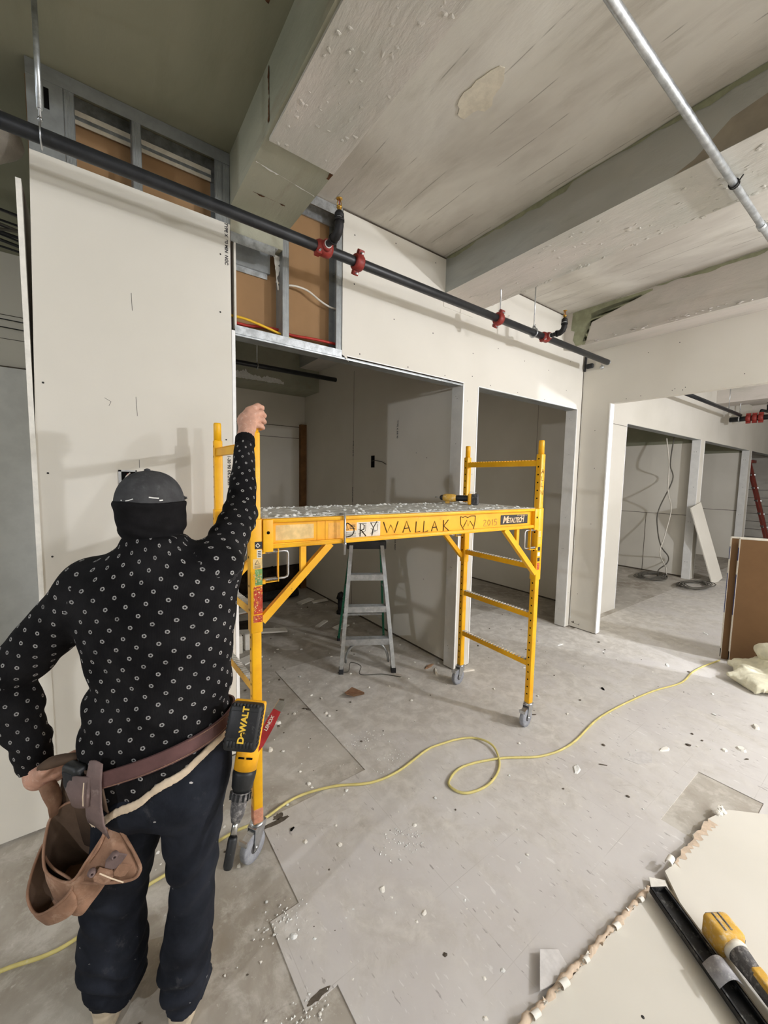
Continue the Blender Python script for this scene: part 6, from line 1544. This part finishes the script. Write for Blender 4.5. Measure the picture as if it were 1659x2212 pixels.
def board(a, b, w, th, m, z=0.0, tilt=0.0):
    a, b = Vector((*a, z)), Vector((*b, z+tilt)); t_ = (b-a).normalized(); s_ = Vector((-t_.y, t_.x, 0)).normalized(); return MB().add([a-s_*w/2, b-s_*w/2, b+s_*w/2, a+s_*w/2]+[p+UZ*th for p in (a-s_*w/2, b-s_*w/2, b+s_*w/2, a+s_*w/2)], [(3, 2, 1, 0), (4, 5, 6, 7), (0, 1, 5, 4), (1, 2, 6, 5), (2, 3, 7, 6), (3, 0, 4, 7)], m)
thing(board((.9, 4.2), (1.30, 4.22), .14, .016, 'gypsum', .19, .01), 'drywall_scrap', 'long pale drywall strip on top of the scrap pile in the dark room', 'scrap', 'strips of the scrap pile')
thing(board((.95, 3.95), (1.58, 3.86), .10, .016, 'gypsum', .10, -.07), 'drywall_scrap', 'drywall strip sloping to the floor on the right of the scrap pile', 'scrap', 'strips of the scrap pile')
thing(board((1.1, 4.3), (1.50, 4.12), .08, .014, 'paper_scrap', .15, .05), 'drywall_scrap', 'brown edged strip sticking up at the back of the scrap pile', 'scrap', 'strips of the scrap pile')
thing(MB().rbox((.94, 3.62, 0), (1.06, 3.72, .17), 'sticker_white', None, (0, 0, 0), .01), 'bucket', 'pale block standing under the scrap pile left of the ladder', 'block')
thing(MB().rbox((1.09, 3.66, 0), (1.16, 3.73, .16), 'gypsum', None, (0, 0, 0), .01), 'block', 'narrower pale block beside the first under the scrap pile', 'block')
thing(board((.98, 3.43), (1.16, 3.50), .12, .012, 'gypsum', .001), 'drywall_scrap', 'flat drywall scrap lying in front of the pale blocks', 'scrap', 'strips of the scrap pile')
thing(board((1.0, 4.1), (1.3, 4.05), .35, .085, 'dark_debris', .001), 'rubble', 'dark rubble filling the middle of the scrap pile', 'rubble')
for (x, y, a, w, l, lb) in ((2.20, 4.72, .3, .10, .22, 'flat scrap of board lying ahead of the dark roll'), (2.36, 4.62, -.2, .08, .2, 'pair of drywall scraps crossed near the dark room wall'), (2.0, 3.87, .5, .05, .18, 'thin curled scrap on the dark room floor left of the ladder'), (2.14, 3.68, .2, .10, .16, 'pale scrap behind the left leg of the ladder')):
    thing(board((x-l/2*math.cos(a), y-l/2*math.sin(a)), (x+l/2*math.cos(a), y+l/2*math.sin(a)), w, .012, 'gypsum', .001, .012), 'drywall_scrap', lb, 'scrap', 'board scraps on the dark room floor')
# --- beyond the cross wall
def coil(cx, cy, R0, label, seed, n=9):
    r_ = random.Random(seed); pts = []
    for i in range(n*18):
        a = 2*PI*i/18; rr = R0*(.62+.38*math.sin(i*.037+seed)**2)*(1+.12*math.sin(a*2+i*.02)); pts.append((cx+rr*math.cos(a)+.05*math.sin(i*.05), cy+.62*rr*math.sin(a), .009+.03*abs(math.sin(i*.21))+.0015*(i/18)))
    thing(MB().tube(pts, .0065, 'cable_grey', 6), 'cable_coil', label, 'cable coil', 'cable coils in the far bay')
coil(7.85, 2.70, .36, 'coil of grey cable on the floor inside the first far opening', 1); coil(7.75, 2.06, .36, 'coil of grey cable on the floor at the foot of the far pier', 2)
cable('cable', [(8.14, 2.62, 2.5), (8.05, 2.62, 2.0), (8.215, 2.62, 1.725), (7.70, 2.62, 1.21), (7.70, 2.62, .909), (7.92, 2.62, .571), (8.30, 2.62, .342), (8.25, 2.62, .221), (7.9, 2.62, .15), (7.95, 2.64, .03)], .010, 'cable_grey', 'grey cable hanging in the first far opening down to its coil')
cable('cable', [(7.68, 2.58, 2.4), (7.86, 2.58, 2.0), (7.92, 2.58, 1.53), (8.13, 2.58, 1.2), (7.92, 2.58, .73), (7.77, 2.58, .46), (8.1, 2.58, .17), (8.15, 2.58, .02)], .009, 'cable_white', 'white cable hanging beside the grey one in the first far opening')
p0, p1 = Vector((8.50, 1.94, 0)), Vector((8.24, 2.262, 1.30)); u_ = (p1-p0).normalized(); s_ = Vector((.99, -.10, 0)); s_ = (s_-u_*s_.dot(u_)).normalized(); n_ = u_.cross(s_)
thing(MB().add([p0-s_*.21, p0+s_*.21, p1+s_*.21, p1-s_*.21]+[p+n_*.016 for p in (p0-s_*.21, p0+s_*.21, p1+s_*.21, p1-s_*.21)], [(0, 1, 2, 3), (7, 6, 5, 4), (0, 4, 5, 1), (1, 5, 6, 2), (2, 6, 7, 3), (3, 7, 4, 0)], 'drywall_paper'), 'drywall_offcut', 'narrow drywall offcut leaning against the far pier', 'offcut')
for (x0, x1, y) in ((8.7, 9.6, 2.75),): thing(MB().box((x0, y, 0), (x1, y+.12, .11), 'zinc').box((x0+.05, y-.01, .11), (x1, y+.05, .17), 'black_pipe'), 'stud_bundle', 'bundle of metal studs on the floor behind the leaning offcut', 'studs')
rl_ = empty('step_ladder', (13.2, 2.5, 0), 'red fiberglass step ladder standing in the farthest opening', 'ladder')
def rp(n, mb, label=None): return under(rl_, mb, n, label)
tL, tR = Vector((13.0, 2.56, 2.22)), Vector((13.25, 2.66, 2.22)); fL, fR = Vector((13.0, 2.02, .02)), Vector((13.45, 2.16, .02)); bL, bR = Vector((13.2, 3.1, .02)), Vector((13.6, 3.2, .02))
for a, b in ((fL, tL), (fR, tR)): rp('front_rail', MB().beam(a, b, .07, .04, 'red_fiberglass'))
for a, b in ((bL, tL), (bR, tR)): rp('rear_rail', MB().beam(a, b, .06, .035, 'red_fiberglass'))
for k in range(1, 7): rp('step', MB().beam(fL.lerp(tL, k/7), fR.lerp(tR, k/7), .08, .03, 'aluminium', (0, 1, 0)), 'aluminium step')
rp('top_cap', MB().rbox((12.93, 2.50, 2.20), (13.30, 2.74, 2.27), 'red_fiberglass', None, (0, 0, 0), .01))
tag(MB().box((11.66, 2.31, 1.14), (11.76, 2.36, 1.26), 'white_bead').box((11.67, 2.305, 1.15), (11.73, 2.31, 1.24), 'hole_black').build('electrical_box'), 'small white box fixed beside the second far pier', 'electrical box')

# --- litter on the floor
def chip(x, y, l, w, h, ang, m, label, name='plaster_chip', cat='debris', z=.0045, seed=1, group=None):
    r_ = random.Random(seed); pts = []
    for i in range(9):
        a = 2*PI*i/9; q = r_.uniform(.75, 1.15); pts.append((l/2*math.cos(a)*q, w/2*math.sin(a)*q))
    mb = MB(); Rz = Matrix.Rotation(ang, 3, 'Z'); o = Vector((x, y, z)); n = 9
    V = [Rz @ Vector((a, b, 0))+o for a, b in pts]+[Rz @ Vector((a*.72, b*.72, h*r_.uniform(.7, 1.1)))+o for a, b in pts]
    mb.add(V, [tuple(range(n-1, -1, -1)), tuple(range(n, 2*n))]+[(i, (i+1) % n, (i+1) % n+n, i+n) for i in range(n)], m)
    return thing(mb, name, label, cat, group or {'plaster_chip': 'plaster chips on the floor', 'paper_sliver': 'dark slivers on the floor', 'paper_strip': 'torn strips by the pier'}.get(name))
chip(3.58, .545, .06, .04, .016, .3, 'gypsum', 'white chip on the floor below the insulation heap', seed=2)
chip(2.80, .82, .10, .035, .008, -.2, 'gypsum', 'long white shard on the floor above the missing tile', seed=3)
chip(3.20, .545, .07, .05, .012, .5, 'gypsum', 'rough white chip right of the long shard', seed=4)
chip(3.10, .60, .035, .03, .010, .0, 'gypsum', 'small white chip left of the rough white chip', seed=5)
chip(3.11, .50, .035, .010, .004, -.5, 'grime', 'dark sliver below the rough white chip', 'paper_sliver', seed=6)
chip(2.18, 1.05, .10, .045, .006, .4, 'plaster_bits', 'crumpled white flake on the tiles right of the cord loop', seed=7)
chip(2.34, .98, .06, .010, .003, -.9, 'grime', 'dark curled sliver right of the crumpled white flake', 'paper_sliver', seed=8)
mb = MB().prism([(2.50, .93), (2.52, .86), (2.60, .82), (2.69, .85), (2.66, .90)], .0045, .0062, 'tile_scrap'); thing(mb, 'tile_scrap', 'thin pale sheet scrap lying above the missing tile', 'scrap')
mb = MB(); mb.add([(1.49, 2.50, .005), (1.62, 2.42, .006), (1.58, 2.36, .03), (1.50, 2.38, .028), (1.52, 2.44, .07), (1.45, 2.40, .05)], [(0, 1, 2), (0, 2, 3), (0, 1, 4), (0, 3, 5)], 'paper_scrap'); thing(mb, 'paper_scrap', 'crumpled brown paper scrap on the floor in front of the step ladder', 'paper')
chip(.690, 1.62, .030, .012, .006, .4, 'hole_black', 'black fragment on the tile beside the near caster', 'rubber_scrap', seed=9)
chip(.80, 2.20, .030, .026, .020, .3, 'sticker_white', 'white pebble of plaster on bare concrete right of the near post', z=.0005, seed=10)
chip(.935, 2.43, .045, .028, .016, -.4, 'gypsum', 'white plaster crumb near the seam of the bare concrete', z=.0005, seed=11)
chip(1.16, 2.47, .09, .012, .008, -.9, 'grime', 'dark sliver lying on the concrete seam', 'paper_sliver', z=.002, seed=12)
tag(MB().tube(smooth_path([(1.60, 2.80, .01), (1.68, 2.76, .012), (1.74, 2.82, .05), (1.78, 2.72, .05), (1.74, 2.66, .012), (1.90, 2.56, .01), (2.0, 2.44, .008)], 8), .004, 'cable_grey', 6).build('wire'), 'thin grey wire curled on the floor before the ladder', 'wire')
for i, (x, y, a, lb) in enumerate(((2.32, 2.45, .2, 'torn strip at the foot of the pier left of the caster'), (2.56, 2.20, -.3, 'pale shavings on the floor right of the far left caster'), (2.30, 2.34, .9, 'twisted strip under the rear caster by the pier'))):
    chip(x, y, .14, .03, .010, a, 'sticker_white' if i else 'paper_scrap', lb, 'paper_strip', seed=20+i)
chip(3.22, 1.386, .05, .020, .008, 1.0, 'hole_black', 'dark bent scrap on the floor in front of the wide opening', 'scrap_metal', seed=30)
chip(2.45, 1.50, .05, .012, .004, -.5, 'grime', 'brown nail beside the right scaffold caster', 'nail', seed=31)
for i, (x, y) in enumerate(((3.75, 2.05), (4.15, 1.25), (5.4, 1.3))):
    chip(x, y, .09, .03, .006, .4*i, 'plaster_bits', ('pale smear of plaster before the second opening', 'white plaster flake near the cord by the wide opening', 'pale plaster flake on the floor of the far bay')[i], seed=40+i)
r_ = random.Random(77); mb = MB()
for i in range(420):
    k = r_.random()
    if k < .45: x, y, z = r_.uniform(.0, 1.2), r_.uniform(.6, 2.7), .001
    elif k < .8: x, y, z = r_.uniform(1.2, 4.2), r_.uniform(.65, 3.0), .0045
    else: x, y, z = r_.uniform(.7, 2.4), r_.uniform(2.6, 4.6), .002
    s = r_.choice([.003, .004, .006, .009])*r_.uniform(.7, 1.3)
    bm = bmesh.new(); bmesh.ops.create_icosphere(bm, subdivisions=1, radius=s)
    for q in bm.verts: q.co = Vector((q.co.x*r_.uniform(.6, 1.8), q.co.y*r_.uniform(.6, 1.4), q.co.z*.6))
    mb.bm(bm, r_.choice(['gypsum', 'plaster_bits', 'gypsum', 'grime']), Matrix.Rotation(r_.uniform(0, PI), 3, 'Z'), (x, y, z+s*.3))
thing(mb, 'plaster_crumbs', 'scatter of plaster crumbs and grit over the floor', 'debris', None, 'stuff')
for i, (x, y, w) in enumerate(((1.32, 1.96, .10), (1.35, 1.70, .09), (1.06, 1.27, .08), (.50, 1.28, .07), (3.05, 2.08, .12), (.47, .985, .06))):
    mb = MB(); r_ = random.Random(90+i)
    for k in range(60):
        a, q = r_.uniform(0, 2*PI), w*r_.random()**.7; s = r_.uniform(.0015, .0045); c = Vector((x+1.5*q*math.cos(a), y+q*math.sin(a), .0045))
        mb.add([c+Vector((-s, -s, 0)), c+Vector((s, -s*.6, 0)), c+Vector((s*.3, s, 0)), c+Vector((0, 0, s))], [(0, 1, 3), (1, 2, 3), (2, 0, 3)], 'plaster_bits')
    thing(mb, 'plaster_dust', ('plaster dust spill on the tiles beside the cord near the scaffold', 'plaster dust below the concrete corner by the cord', 'plaster dust on the tiles right of the near caster', 'plaster dust at the stepped tile edge', 'plaster dust heap between the right scaffold posts', 'plaster dust at the lowest tile step')[i], 'dust', 'plaster dust spills', 'stuff')
# chalky rings and stains on the bare concrete corner
